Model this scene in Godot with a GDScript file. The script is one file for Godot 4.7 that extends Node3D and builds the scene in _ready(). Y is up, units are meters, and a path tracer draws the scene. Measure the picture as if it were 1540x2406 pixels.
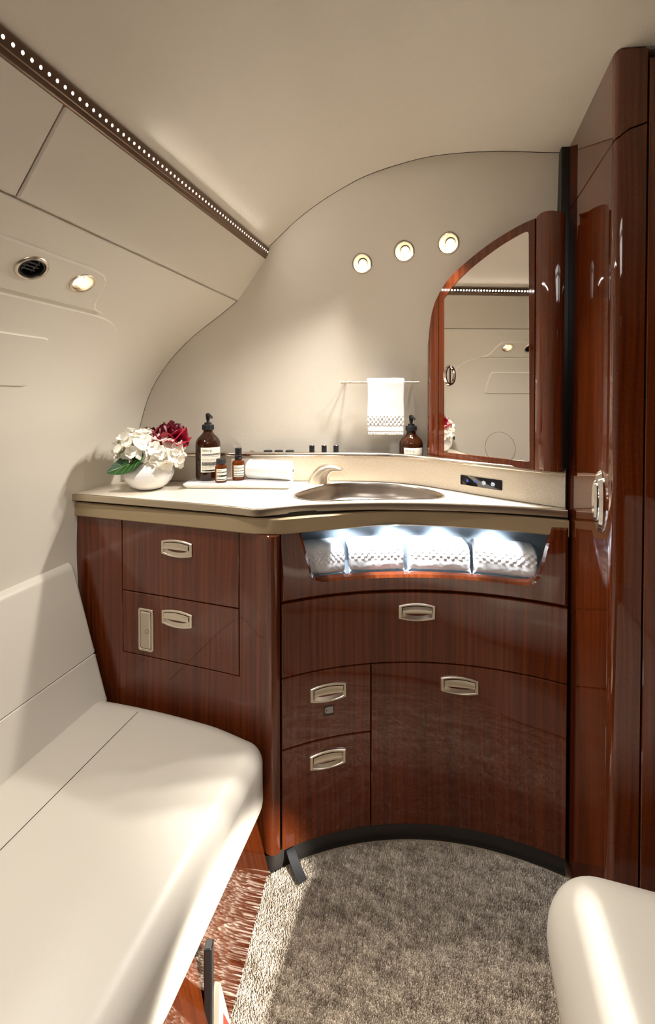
extends Node3D

# World: x to starboard (right), y up, -z aft (away from the camera). V(x, h, d) = (x, h, -d).
# The cabin runs along z; the vanity stands across its end.

var mats := {}
var used := {}


func V(x: float, h: float, d: float) -> Vector3:
	return Vector3(x, h, -d)


class MB:
	var v := PackedVector3Array()
	var n := PackedVector3Array()
	var t := PackedVector2Array()
	var i := PackedInt32Array()

	func p(a: Vector3, uv := Vector2.ZERO, nn := Vector3.ZERO) -> int:
		v.append(a)
		n.append(nn)
		t.append(uv)
		return v.size() - 1

	func tri(a: int, b: int, c: int) -> void:
		i.append(a)
		i.append(b)
		i.append(c)

	func tri_to(a: int, b: int, c: int, d: Vector3) -> void:
		if (v[b] - v[a]).cross(v[c] - v[a]).dot(d) > 0.0:
			tri(a, c, b)
		else:
			tri(a, b, c)

	func quad_to(a: int, b: int, c: int, d: int, way: Vector3) -> void:
		tri_to(a, b, c, way)
		tri_to(a, c, d, way)

	func flip(from: int) -> void:
		for k in range(from, i.size(), 3):
			var s := i[k + 1]
			i[k + 1] = i[k + 2]
			i[k + 2] = s

	# a closed shape: turn it outside out
	func close(from: int) -> void:
		var vol := 0.0
		if from >= i.size():
			return
		var o := v[i[from]]
		for k in range(from, i.size(), 3):
			vol += (v[i[k]] - o).dot((v[i[k + 1]] - o).cross(v[i[k + 2]] - o))
		if vol > 0.0:
			flip(from)

	# an open sheet: turn it towards a point
	func face_to(from: int, pt: Vector3) -> void:
		var sum := 0.0
		for k in range(from, i.size(), 3):
			var a := v[i[k]]
			sum += (v[i[k + 2]] - a).cross(v[i[k + 1]] - a).dot(pt - a)
		if sum < 0.0:
			flip(from)

	# f(u, w) -> point, u and w from 0 to 1
	func grid(nu: int, nw: int, f: Callable, uvs := Vector2.ONE) -> int:
		var from := i.size()
		var b := v.size()
		for a in nu + 1:
			for c in nw + 1:
				var u := float(a) / nu
				var w := float(c) / nw
				p(f.call(u, w), Vector2(u, w) * uvs)
		for a in nu:
			for c in nw:
				var q := b + a * (nw + 1) + c
				tri(q, q + 1, q + nw + 2)
				tri(q, q + nw + 2, q + nw + 1)
		return from

	func lathe(prof: Array, seg := 32, xf := Transform3D()) -> void:
		var from := grid(prof.size() - 1, seg, func(u: float, w: float) -> Vector3:
			var k := roundi(u * (prof.size() - 1))
			var r: Vector2 = prof[k]
			var a := TAU * (0.0 if w > 0.9999 else w)
			return xf * Vector3(r.x * cos(a), r.y, r.x * sin(a)))
		close(from)

	func sweep(path: Array, prof: Array, up := Vector3.UP, looped := false) -> void:
		var from := i.size()
		var b := v.size()
		var np := path.size()
		var k := prof.size()
		var upv := up
		var along := 0.0
		for a in np:
			var p0: Vector3 = path[a - 1] if a > 0 else (path[np - 1] if looped else path[0])
			var p1: Vector3 = path[(a + 1) % np] if (a < np - 1 or looped) else path[np - 1]
			var tan := (p1 - p0).normalized()
			var side := tan.cross(upv).normalized()
			upv = side.cross(tan).normalized()
			if a > 0:
				along += (path[a] as Vector3).distance_to(path[a - 1])
			for c in k:
				var q: Vector2 = prof[c]
				p(path[a] + side * q.x + upv * q.y, Vector2(along, float(c) / k))
		for a in (np if looped else np - 1):
			for c in k:
				var q0 := b + a * k + c
				var q1 := b + a * k + (c + 1) % k
				var r0 := b + ((a + 1) % np) * k + c
				var r1 := b + ((a + 1) % np) * k + (c + 1) % k
				tri(q0, q1, r1)
				tri(q0, r1, r0)
		if not looped:
			var tr := Geometry2D.triangulate_polygon(PackedVector2Array(prof))
			for c in range(0, tr.size(), 3):
				var e := b + (np - 1) * k
				var a0 := [tr[c], tr[c + 1], tr[c + 2]]
				var d0: Vector3 = (path[0] as Vector3) - (path[1] as Vector3)
				tri_to(b + a0[0], b + a0[1], b + a0[2], d0)
				var d1: Vector3 = (path[np - 1] as Vector3) - (path[np - 2] as Vector3)
				tri_to(e + a0[0], e + a0[1], e + a0[2], d1)
		if area_of(prof) < 0.0:
			for c in range(from, from + (np if looped else np - 1) * k * 6, 3):
				var s := i[c + 1]
				i[c + 1] = i[c + 2]
				i[c + 2] = s

	func area_of(poly: Array) -> float:
		var s := 0.0
		for k in poly.size():
			s += (poly[k] as Vector2).cross(poly[(k + 1) % poly.size()])
		return s

	func tube(path: Array, r: float, seg := 8, looped := false) -> void:
		var prof := []
		for c in seg:
			prof.append(Vector2(r * cos(TAU * c / seg), r * sin(TAU * c / seg)))
		var d: Vector3 = ((path[1] as Vector3) - (path[0] as Vector3)).normalized()
		sweep(path, prof, Vector3.UP if absf(d.y) < 0.9 else Vector3.RIGHT, looped)

	# a rounded box round the origin; disp(local point on the surface, outward normal) -> shift along the normal
	func rbox(size: Vector3, r: float, cell: float, xf := Transform3D(), disp: Variant = null) -> void:
		var hs := size / 2.0
		for ax in 3:
			for s in [-1.0, 1.0]:
				var from := i.size()
				var b := v.size()
				var ua := (ax + 1) % 3
				var wa := (ax + 2) % 3
				var us := steps(hs[ua], r, cell)
				var ws := steps(hs[wa], r, cell)
				for u in us:
					for w in ws:
						var q := Vector3.ZERO
						q[ax] = hs[ax] * s
						q[ua] = u
						q[wa] = w
						var inner := Vector3(clampf(q.x, r - hs.x, hs.x - r), clampf(q.y, r - hs.y, hs.y - r), clampf(q.z, r - hs.z, hs.z - r))
						var d := (q - inner).normalized()
						var e := inner + d * r
						if disp != null:
							e += d * disp.call(e, d)
						p(xf * e, Vector2(u, w))
				for a in us.size() - 1:
					for c in ws.size() - 1:
						var q0: int = b + a * ws.size() + c
						tri(q0, q0 + 1, q0 + ws.size() + 1)
						tri(q0, q0 + ws.size() + 1, q0 + ws.size())
				var out := Vector3.ZERO
				out[ax] = s
				face_to(from, xf * (out * 50.0))

	func steps(h: float, r: float, cell: float) -> Array:
		var out := []
		var nr := 8
		for k in nr:
			out.append(-h + r * (1.0 - cos(PI / 2 * k / nr)) * 1.0)
		var nm := maxi(1, ceili((2 * h - 2 * r) / cell))
		for k in nm + 1:
			out.append(-h + r + (2 * h - 2 * r) * k / nm)
		for k in range(nr - 1, -1, -1):
			out.append(h - r * (1.0 - cos(PI / 2 * k / nr)))
		return out

	func add_mesh(arr: Array, f: Callable) -> void:
		var b := v.size()
		for a: Vector3 in arr[Mesh.ARRAY_VERTEX]:
			p(f.call(a))
		var from := i.size()
		if arr[Mesh.ARRAY_INDEX] == null or arr[Mesh.ARRAY_INDEX].size() == 0:
			for k in arr[Mesh.ARRAY_VERTEX].size():
				i.append(b + k)
		else:
			for k: int in arr[Mesh.ARRAY_INDEX]:
				i.append(b + k)

	func done(crease := 40.0) -> ArrayMesh:
		var lim := cos(deg_to_rad(crease))
		var keys := {}
		var gid := PackedInt32Array()
		gid.resize(v.size())
		for k in v.size():
			var q := Vector3i((v[k] * 40000.0).round())
			if not keys.has(q):
				keys[q] = keys.size()
			gid[k] = keys[q]
		var faces: Array[PackedInt32Array] = []
		faces.resize(keys.size())
		var nf := i.size() / 3
		var fn := PackedVector3Array()
		var fu := PackedVector3Array()
		fn.resize(nf)
		fu.resize(nf)
		for f in nf:
			var a := v[i[f * 3]]
			fn[f] = (v[i[f * 3 + 2]] - a).cross(v[i[f * 3 + 1]] - a)
			fu[f] = fn[f].normalized()
			for c in 3:
				if n[i[f * 3 + c]] == Vector3.ZERO:
					faces[gid[i[f * 3 + c]]].append(f)
		var ov := PackedVector3Array()
		var on := PackedVector3Array()
		var ot := PackedVector2Array()
		ov.resize(i.size())
		on.resize(i.size())
		ot.resize(i.size())
		for f in nf:
			for c in 3:
				var k := i[f * 3 + c]
				var s := n[k]
				if s == Vector3.ZERO:
					for o in faces[gid[k]]:
						if fu[o].dot(fu[f]) >= lim:
							s += fn[o]
					s = s.normalized()
					if s == Vector3.ZERO:
						s = Vector3.UP
				ov[f * 3 + c] = v[k]
				on[f * 3 + c] = s
				ot[f * 3 + c] = t[k]
		var arr := []
		arr.resize(Mesh.ARRAY_MAX)
		arr[Mesh.ARRAY_VERTEX] = ov
		arr[Mesh.ARRAY_NORMAL] = on
		arr[Mesh.ARRAY_TEX_UV] = ot
		var me := ArrayMesh.new()
		me.add_surface_from_arrays(Mesh.PRIMITIVE_TRIANGLES, arr)
		return me


# a smooth curve in plan, through points (x, d), measured along its length
class Plan:
	var pts := PackedVector2Array()
	var cum := PackedFloat32Array()

	func _init(ctrl: Array, smooth := true) -> void:
		if smooth:
			for k in ctrl.size() - 1:
				var p0: Vector2 = ctrl[maxi(k - 1, 0)]
				var p1: Vector2 = ctrl[k]
				var p2: Vector2 = ctrl[k + 1]
				var p3: Vector2 = ctrl[mini(k + 2, ctrl.size() - 1)]
				var m := maxi(2, ceili(p1.distance_to(p2) / 0.004))
				for j in m:
					pts.append(p1.cubic_interpolate(p2, p0, p3, float(j) / m))
			pts.append(ctrl[ctrl.size() - 1])
		else:
			pts = PackedVector2Array(ctrl)
		cum.append(0.0)
		for k in range(1, pts.size()):
			cum.append(cum[k - 1] + pts[k].distance_to(pts[k - 1]))

	func length() -> float:
		return cum[cum.size() - 1]

	func at(u: float) -> Vector2:
		if u <= 0.0:
			return pts[0] + (pts[1] - pts[0]).normalized() * u
		var e := pts.size() - 1
		if u >= cum[e]:
			return pts[e] + (pts[e] - pts[e - 1]).normalized() * (u - cum[e])
		var k := cum.bsearch(u)
		k = clampi(k, 1, e)
		var f := (u - cum[k - 1]) / maxf(cum[k] - cum[k - 1], 1e-9)
		return pts[k - 1].lerp(pts[k], f)

	# towards the room
	func out(u: float) -> Vector2:
		var t := (at(u + 0.006) - at(u - 0.006)).normalized()
		return Vector2(t.y, -t.x)

	func u_at(x: float) -> float:
		for k in range(1, pts.size()):
			if pts[k].x >= x:
				return cum[k - 1] + (x - pts[k - 1].x) / maxf(pts[k].x - pts[k - 1].x, 1e-9) * (cum[k] - cum[k - 1])
		return cum[cum.size() - 1] + x - pts[pts.size() - 1].x

	# a map (along, height), offset towards the room -> world
	func wall() -> Callable:
		return func(q: Vector2, off: float) -> Vector3:
			var a := at(q.x)
			if off != 0.0:
				a += out(q.x) * off
			return Vector3(a.x, q.y, -a.y)

	func ring(h: float, off := 0.0, u0 := 0.0, u1 := -1.0, step := 0.01) -> Array:
		var e := u1 if u1 >= 0.0 else length()
		var m := maxi(2, ceili((e - u0) / step))
		var r := []
		for k in m + 1:
			var u := u0 + (e - u0) * k / m
			var a := at(u) + out(u) * off
			r.append(Vector3(a.x, h, -a.y))
		return r


func dens(poly: PackedVector2Array, step: float, closed := true) -> PackedVector2Array:
	var o := PackedVector2Array()
	var c := poly.size()
	for k in (c if closed else c - 1):
		var a := poly[k]
		var b := poly[(k + 1) % c]
		var m := maxi(1, ceili(a.distance_to(b) / step))
		for j in m:
			o.append(a.lerp(b, float(j) / m))
	if not closed:
		o.append(poly[c - 1])
	return o


func area(poly: PackedVector2Array) -> float:
	var s := 0.0
	for k in poly.size():
		s += poly[k].cross(poly[(k + 1) % poly.size()])
	return s / 2


func inset(poly: PackedVector2Array, d: float) -> PackedVector2Array:
	var s := signf(area(poly))
	var o := PackedVector2Array()
	var c := poly.size()
	for k in c:
		var e0 := (poly[k] - poly[(k + c - 1) % c]).normalized()
		var e1 := (poly[(k + 1) % c] - poly[k]).normalized()
		var n0 := Vector2(-e0.y, e0.x) * s
		var n1 := Vector2(-e1.y, e1.x) * s
		var m := (n0 + n1).normalized()
		o.append(poly[k] + m * d / maxf(0.4, m.dot(n0)))
	return o


func box2(x0: float, y0: float, x1: float, y1: float, r := 0.0, seg := 5) -> PackedVector2Array:
	if r <= 0.0:
		return PackedVector2Array([Vector2(x0, y0), Vector2(x1, y0), Vector2(x1, y1), Vector2(x0, y1)])
	var o := PackedVector2Array()
	for k in [[x1 - r, y0 + r, -90], [x1 - r, y1 - r, 0], [x0 + r, y1 - r, 90], [x0 + r, y0 + r, 180]]:
		for j in seg + 1:
			var a := deg_to_rad(k[2] + 90.0 * j / seg)
			o.append(Vector2(k[0] + r * cos(a), k[1] + r * sin(a)))
	return o


func disc(c: Vector2, rx: float, ry := -1.0, seg := 32) -> PackedVector2Array:
	var o := PackedVector2Array()
	for k in seg:
		o.append(c + Vector2(rx * cos(TAU * k / seg), (ry if ry > 0 else rx) * sin(TAU * k / seg)))
	return o


# triangles of an outline with at most one hole, by cutting a slit between them
func keyhole(tops: Array) -> PackedInt32Array:
	if tops.size() == 1:
		return Geometry2D.triangulate_polygon(tops[0])
	var o: PackedVector2Array = tops[0]
	var h: PackedVector2Array = tops[1]
	var bi := 0
	var bj := 0
	var best := 1e9
	for a in o.size():
		for b in h.size():
			var d := o[a].distance_squared_to(h[b])
			if d < best:
				best = d
				bi = a
				bj = b
	var run := PackedVector2Array()
	var ids := PackedInt32Array()
	for k in o.size() + 1:
		var a := (bi + k) % o.size()
		run.append(o[a])
		ids.append(a)
	var same := signf(area(o)) == signf(area(h))
	for k in h.size() + 1:
		var b := posmod(bj - k if same else bj + k, h.size())
		run.append(h[b])
		ids.append(o.size() + b)
	# part the two lips of the slit by a hair
	var n := run.size()
	run[o.size()] += (run[o.size() - 1] - run[o.size()]).normalized() * 0.00002
	run[o.size() + 1] += (run[n - 2] - run[o.size() + 1]).normalized() * 0.00002
	var tr := Geometry2D.triangulate_polygon(run)
	for k in tr.size():
		tr[k] = ids[tr[k]]
	return tr


# a panel of any outline with holes, laid on a surface: map(point, offset) -> world
func plate(m: MB, outline: PackedVector2Array, holes: Array, map: Callable, thick: float, bevel := 0.0012, step := 0.03, uvs := Vector2.ONE, cut := false) -> void:
	var loops := [dens(outline, step)]
	for h in holes:
		loops.append(dens(h, step))
	var tops := [inset(loops[0], bevel)]
	for k in range(1, loops.size()):
		tops.append(inset(loops[k], -bevel))
	var pts := PackedVector2Array()
	for l in tops:
		pts.append_array(l)
	var rim := pts.duplicate()
	var r := Rect2(tops[0][0], Vector2.ZERO)
	for q in tops[0]:
		r = r.expand(q)
	var nx := ceili(r.size.x / step)
	var ny := ceili(r.size.y / step)
	var cells := {}
	for q in rim:
		var c := Vector2i((q / step).floor())
		if not cells.has(c):
			cells[c] = PackedVector2Array()
		cells[c].append(q)
	for a in nx:
		for b in ny:
			var q := r.position + Vector2((a + 0.5) * r.size.x / nx, (b + 0.5) * r.size.y / ny) + Vector2(sin(a * 12.9 + b * 78.2), cos(a * 39.3 + b * 11.1)) * step * 0.03
			var ok := Geometry2D.is_point_in_polygon(q, tops[0])
			for k in range(1, tops.size()):
				ok = ok and not Geometry2D.is_point_in_polygon(q, tops[k])
			if not ok:
				continue
			var c := Vector2i((q / step).floor())
			for dx in [-1, 0, 1]:
				for dy in [-1, 0, 1]:
					if ok and cells.has(c + Vector2i(dx, dy)):
						for w in cells[c + Vector2i(dx, dy)]:
							if w.distance_squared_to(q) < step * step * 0.16:
								ok = false
								break
			if ok:
				pts.append(q)
	var tr := PackedInt32Array()
	if cut:
		pts = rim
		tr = keyhole(tops)
	else:
		tr = Geometry2D.triangulate_delaunay(pts)
	var b0 := m.v.size()
	for q in pts:
		var nn: Vector3 = (map.call(q, 0.001) - map.call(q, -0.001)).normalized()
		m.p(map.call(q, 0.0), q * uvs, nn)
	for k in range(0, tr.size(), 3):
		var a := pts[tr[k]]
		var b := pts[tr[k + 1]]
		var c := pts[tr[k + 2]]
		if absf((b - a).cross(c - a)) < 1e-9:
			continue
		var g := (a + b + c) / 3.0
		var ok := cut or Geometry2D.is_point_in_polygon(g, tops[0])
		for j in range(1, tops.size()):
			ok = ok and (cut or not Geometry2D.is_point_in_polygon(g, tops[j]))
		if ok:
			m.tri_to(b0 + tr[k], b0 + tr[k + 1], b0 + tr[k + 2], m.n[b0 + tr[k]])
	if thick <= 0.0:
		return
	for l in loops.size():
		var lo: PackedVector2Array = loops[l]
		var to: PackedVector2Array = tops[l]
		var s := signf(area(lo)) * (1.0 if l == 0 else -1.0)
		var c := lo.size()
		var rows := []
		for k in c:
			rows.append([m.p(map.call(to[k], 0.0), to[k] * uvs), m.p(map.call(lo[k], -bevel), lo[k] * uvs), m.p(map.call(lo[k], -thick), lo[k] * uvs)])
		for k in c:
			var a: Array = rows[k]
			var b: Array = rows[(k + 1) % c]
			var e := (lo[(k + 1) % c] - lo[k]).normalized()
			var o2 := Vector2(e.y, -e.x) * s
			var mid := (lo[k] + lo[(k + 1) % c]) / 2
			var way: Vector3 = map.call(mid + o2 * 0.001, 0.0) - map.call(mid, 0.0)
			var nn: Vector3 = map.call(mid, 0.001) - map.call(mid, 0.0)
			m.quad_to(a[0], b[0], b[1], a[1], way + nn)
			m.quad_to(a[1], b[1], b[2], a[2], way)


# a frame: two outlines with the same number of points, paired one to one
func ring_plate(m: MB, outer: PackedVector2Array, inner: PackedVector2Array, map: Callable, thick: float, bevel: float) -> void:
	var ot := inset(outer, bevel)
	var it := inset(inner, -bevel)
	var c := outer.size()
	var way: Callable = func(q: Vector2) -> Vector3: return (map.call(q, 0.001) - map.call(q, -0.001)).normalized()
	var rows := []
	for k in c:
		rows.append([m.p(map.call(outer[k], -thick), outer[k]), m.p(map.call(outer[k], -bevel), outer[k]), m.p(map.call(ot[k], 0.0), ot[k]), m.p(map.call(it[k], 0.0), it[k]), m.p(map.call(inner[k], -bevel), inner[k]), m.p(map.call(inner[k], -thick), inner[k])])
	for k in c:
		var a: Array = rows[k]
		var b: Array = rows[(k + 1) % c]
		var mid := (outer[k] + outer[(k + 1) % c]) / 2
		var mi := (inner[k] + inner[(k + 1) % c]) / 2
		var n: Vector3 = way.call(mid)
		var out: Vector3 = (map.call(mid, 0.0) - map.call(mi, 0.0)).normalized()
		var ways := [out, out + n, n, n - out, -out]
		for j in 5:
			m.quad_to(a[j], b[j], b[j + 1], a[j + 1], ways[j])


# an upright strip along a plan curve, from a level foot to a top line given as (along, height) points
func ruled(m: MB, pl: Plan, u0: float, u1: float, foot: Array, top: Array, thick: float, uvs := Vector2.ONE) -> void:
	var w := pl.wall()
	var nu := 40
	var nv := 16
	var at := func(line: Array, u: float) -> float:
		for k in range(1, line.size()):
			if u <= line[k].x or k == line.size() - 1:
				return lerpf(line[k - 1].y, line[k].y, clampf((u - line[k - 1].x) / (line[k].x - line[k - 1].x), 0, 1))
		return line[0].y
	var b := m.v.size()
	for a in nu + 1:
		var u := lerpf(u0, u1, float(a) / nu)
		for c in nv + 1:
			var q := Vector2(u, lerpf(at.call(foot, u), at.call(top, u), float(c) / nv))
			m.p(w.call(q, 0.0), q * uvs, (w.call(q, 0.001) - w.call(q, -0.001)).normalized())
	for a in nu:
		for c in nv:
			var q := b + a * (nv + 1) + c
			m.quad_to(q, q + 1, q + nv + 2, q + nv + 1, m.n[q])
	# top, foot and both ends run back by the thickness
	for e in [[foot, Vector3.DOWN], [top, Vector3.UP]]:
		b = m.v.size()
		for a in nu + 1:
			var u := lerpf(u0, u1, float(a) / nu)
			var q := Vector2(u, at.call(e[0], u))
			m.p(w.call(q, 0.0), q * uvs)
			m.p(w.call(q, -thick), q * uvs)
		for a in nu:
			m.quad_to(b + a * 2, b + a * 2 + 1, b + a * 2 + 3, b + a * 2 + 2, e[1])
	for u in [u0, u1]:
		b = m.v.size()
		for h in [at.call(foot, u), at.call(top, u)]:
			m.p(w.call(Vector2(u, h), 0.0), Vector2(u, h) * uvs)
			m.p(w.call(Vector2(u, h), -thick), Vector2(u, h) * uvs)
		var way: Vector3 = w.call(Vector2(u, 0), 0.0) - w.call(Vector2((u0 + u1) / 2, 0), 0.0)
		m.quad_to(b, b + 1, b + 3, b + 2, way)


func flat(o: Vector3, ex: Vector3, ey: Vector3) -> Callable:
	var n := ex.cross(ey).normalized()
	return func(q: Vector2, off: float) -> Vector3:
		return o + ex * q.x + ey * q.y + n * off


func moved(map: Callable, at: Vector2, turn := 0.0) -> Callable:
	return func(q: Vector2, off: float) -> Vector3:
		return map.call(at + q.rotated(turn), off)


# ---------------------------------------------------------------- naming

func numbered(called: String, parent: Node) -> String:
	var k := [parent.get_instance_id(), called]
	used[k] = used.get(k, -1) + 1
	return called if used[k] == 0 else "%s_%03d" % [called, used[k]]


func part(called: String, m: Variant, mat: Material, parent: Node = self, label := "") -> MeshInstance3D:
	var o := MeshInstance3D.new()
	o.name = numbered(called, parent)
	o.mesh = m.done() if m is MB else m
	o.material_override = mat
	if label:
		o.set_meta("label", label)
	if parent != self and parent.get_parent() == self:
		o.position = -parent.position
	parent.add_child(o, true)
	return o


func tag(o: Node, label: String, category: String, group := "") -> Node:
	o.set_meta("label", label)
	o.set_meta("category", category)
	if group:
		o.set_meta("group", group)
	return o


func thing(called: String, label: String, category: String, at := Vector3.ZERO, group := "") -> Node3D:
	var o := Node3D.new()
	o.name = numbered(called, self)
	o.position = at
	add_child(o, true)
	tag(o, label, category, group)
	return o


func struct(called: String, m: Variant, mat: Material, label := "") -> MeshInstance3D:
	var o := part(called, m, mat)
	o.set_meta("kind", "structure")
	if label:
		o.set_meta("label", label)
	return o


func copy_of(src: Node3D, called: String, label: String, at: Vector3, turn := 0.0) -> Node3D:
	var c: Node3D = src.duplicate()
	c.name = numbered(called, self)
	add_child(c, true)
	c.position = at
	c.rotation.y = turn
	c.set_meta("label", label)
	return c


# ---------------------------------------------------------------- materials

func mk(called: String, col: Color, rough: float, metal := 0.0, more := {}) -> StandardMaterial3D:
	var m := StandardMaterial3D.new()
	m.resource_name = called
	m.albedo_color = col
	m.roughness = rough
	m.metallic = metal
	for k in more:
		m.set(k, more[k])
	mats[called] = m
	return m


func glow(called: String, col: Color, energy: float) -> StandardMaterial3D:
	var m := mk(called, Color(0.1, 0.1, 0.1), 0.5)
	m.emission_enabled = true
	m.emission = col
	m.emission_energy_multiplier = energy
	return m


func rgb8(r: int, g: int, b: int) -> Color:
	return Color(r / 255.0, g / 255.0, b / 255.0)


func picture(w: int, h: int, f: Callable) -> ImageTexture:
	var d := PackedByteArray()
	d.resize(w * h * 3)
	var k := 0
	for y in h:
		for x in w:
			var c: Color = f.call(x, y)
			d[k] = clampi(roundi(c.r * 255), 0, 255)
			d[k + 1] = clampi(roundi(c.g * 255), 0, 255)
			d[k + 2] = clampi(roundi(c.b * 255), 0, 255)
			k += 3
	var im := Image.create_from_data(w, h, false, Image.FORMAT_RGB8, d)
	im.generate_mipmaps()
	return ImageTexture.create_from_image(im)


func noise(seed_: int, freq: float, kind := FastNoiseLite.TYPE_SIMPLEX_SMOOTH, oct := 1) -> FastNoiseLite:
	var n := FastNoiseLite.new()
	n.seed = seed_
	n.frequency = freq
	n.noise_type = kind
	n.fractal_type = FastNoiseLite.FRACTAL_FBM if oct > 1 else FastNoiseLite.FRACTAL_NONE
	n.fractal_octaves = oct
	return n


func bumps(m: StandardMaterial3D, n: FastNoiseLite, px: int, tile_m: float, depth_cm: float) -> void:
	m.heightmap_enabled = true
	m.heightmap_texture = ImageTexture.create_from_image(n.get_seamless_image(px, px))
	m.heightmap_scale = depth_cm
	m.uv1_triplanar = true
	m.uv1_world_triplanar = true
	m.uv1_scale = Vector3.ONE / tile_m


# ribbon-striped mahogany veneer, 1.4 m x 0.8 m, grain upright
func wood_picture() -> ImageTexture:
	var n1 := noise(3, 0.035)
	var n2 := noise(5, 0.008)
	var n3 := noise(8, 0.45)
	var n4 := noise(13, 0.16)
	var lo := rgb8(56, 21, 8)
	var hi := rgb8(124, 56, 21)
	return picture(1400, 800, func(x: int, y: int) -> Color:
		var warp := n2.get_noise_2d(x * 0.35, y * 0.35) * 5.0
		var a := n1.get_noise_2d((x + warp) * 2.4, y * 0.022) * 0.5 + 0.5
		var b := n4.get_noise_2d((x + warp) * 1.1, y * 0.02 + 70) * 0.5 + 0.5
		var c := n3.get_noise_2d(x * 1.4, y * 0.28) * 0.5 + 0.5
		var e := n2.get_noise_2d(x * 0.5 + 300, y * 0.2) * 0.5 + 0.5
		var k := clampf(0.38 * a + 0.26 * b + 0.28 * c + 0.16 * e - 0.04, 0, 1)
		return lo.lerp(hi, k))


func make_materials() -> void:
	var wood := mk("mahogany_veneer", Color(1, 1, 1), 0.05)
	wood.albedo_texture = wood_picture()
	wood.uv1_scale = Vector3(1 / 1.4, 1 / 0.8, 1)
	wood.clearcoat_enabled = true
	wood.clearcoat = 0.8
	wood.clearcoat_roughness = 0.015
	wood.metallic_specular = 0.35
	var leather := mk("pebbled_cream_leather", rgb8(223, 215, 201), 0.5)
	bumps(leather, noise(21, 0.055, FastNoiseLite.TYPE_CELLULAR), 384, 0.05, 0.02)
	mk("cream_liner", rgb8(223, 216, 202), 0.42)
	var seat := mk("smooth_ivory_leather", rgb8(206, 199, 186), 0.38)
	bumps(seat, noise(22, 0.09, FastNoiseLite.TYPE_CELLULAR), 384, 0.05, 0.006)
	mk("joint_shadow", rgb8(60, 52, 42), 0.8)
	mk("black_gap", rgb8(10, 9, 9), 0.6)
	mk("black_rubber", rgb8(24, 23, 23), 0.45)
	mk("toe_kick_black", rgb8(52, 48, 45), 0.35, 0.3)
	mk("bronze_paint", rgb8(168, 148, 116), 0.36, 0.3)
	mk("led_rail", rgb8(128, 108, 92), 0.3, 0.75)
	mk("brushed_nickel", rgb8(218, 207, 190), 0.30, 1.0)
	mk("lamp_reflector", rgb8(220, 206, 182), 0.24, 1.0)
	mk("polished_chrome", rgb8(225, 222, 218), 0.07, 1.0)
	mk("satin_steel", rgb8(198, 185, 164), 0.32, 1.0)
	mk("trim_metal", rgb8(222, 212, 198), 0.16, 1.0)
	mk("basin_steel", rgb8(160, 150, 140), 0.27, 1.0)
	mk("mirror_glass", rgb8(235, 232, 228), 0.0, 1.0)
	mk("niche_grey", rgb8(132, 140, 146), 0.45, 0.2)
	var stone := mk("speckled_counter", Color(1, 1, 1), 0.35)
	var s1 := noise(31, 0.35)
	var s2 := noise(32, 0.2)
	stone.albedo_texture = picture(512, 512, func(x: int, y: int) -> Color:
		var a := s1.get_noise_2d(x, y)
		var b := s2.get_noise_2d(x, y + 900)
		var c := rgb8(230, 220, 203)
		if a > 0.42:
			c = rgb8(244, 238, 226)
		elif a < -0.45:
			c = rgb8(198, 182, 160)
		return c.lerp(rgb8(216, 203, 182), clampf(b * 0.5 + 0.3, 0, 1)))
	stone.uv1_triplanar = true
	stone.uv1_world_triplanar = true
	stone.uv1_scale = Vector3.ONE / 0.4
	var terry := mk("white_terry", rgb8(222, 221, 219), 0.95)
	bumps(terry, noise(41, 0.3, FastNoiseLite.TYPE_SIMPLEX_SMOOTH, 2), 256, 0.05, 0.12)
	terry.rim_enabled = true
	terry.rim = 0.25
	mk("white_ceramic", rgb8(240, 239, 238), 0.08, 0.0, {"clearcoat_enabled": true, "clearcoat": 1.0, "clearcoat_roughness": 0.02})
	mk("white_tray", rgb8(242, 241, 239), 0.3)
	mk("amber_glass", rgb8(44, 21, 8), 0.03, 0.0)
	mats.amber_glass.albedo_color = rgb8(44, 21, 8)
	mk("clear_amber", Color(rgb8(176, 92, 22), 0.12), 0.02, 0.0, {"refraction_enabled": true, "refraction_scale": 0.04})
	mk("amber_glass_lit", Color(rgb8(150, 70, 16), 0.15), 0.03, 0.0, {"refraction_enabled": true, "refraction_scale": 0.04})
	mk("black_plastic", rgb8(20, 20, 22), 0.3)
	mk("black_matte", rgb8(30, 30, 33), 0.5)
	mk("paper_label", rgb8(236, 229, 212), 0.7)
	mk("ink", rgb8(28, 26, 24), 0.7)
	mk("black_glass", rgb8(12, 12, 16), 0.03)
	mk("grey_screen", rgb8(74, 72, 84), 0.1)
	glow("icon_white", rgb8(225, 232, 255), 1.6)
	glow("icon_blue", rgb8(60, 120, 255), 0.55)
	glow("lamp_glow", rgb8(255, 240, 216), 2.6)
	glow("led_glow", rgb8(255, 236, 214), 2.2)
	glow("panel_glow", rgb8(255, 246, 235), 1.0)
	glow("niche_glow", rgb8(214, 232, 255), 3.0)
	mk("crimson_petal", rgb8(150, 14, 44), 0.45, 0.0, {"backlight_enabled": true, "backlight": rgb8(90, 6, 22), "rim_enabled": true, "rim": 0.3})
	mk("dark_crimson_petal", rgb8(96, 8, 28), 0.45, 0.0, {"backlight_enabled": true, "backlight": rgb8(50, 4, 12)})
	mk("white_petal", rgb8(246, 242, 232), 0.6, 0.0, {"backlight_enabled": true, "backlight": rgb8(150, 146, 132)})
	mk("floret_centre", rgb8(200, 196, 120), 0.6)
	mk("leaf_green", rgb8(32, 74, 30), 0.35)
	mk("leaf_vein", rgb8(120, 150, 60), 0.5)
	mk("icon_grey", rgb8(150, 140, 130), 0.5)
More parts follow.
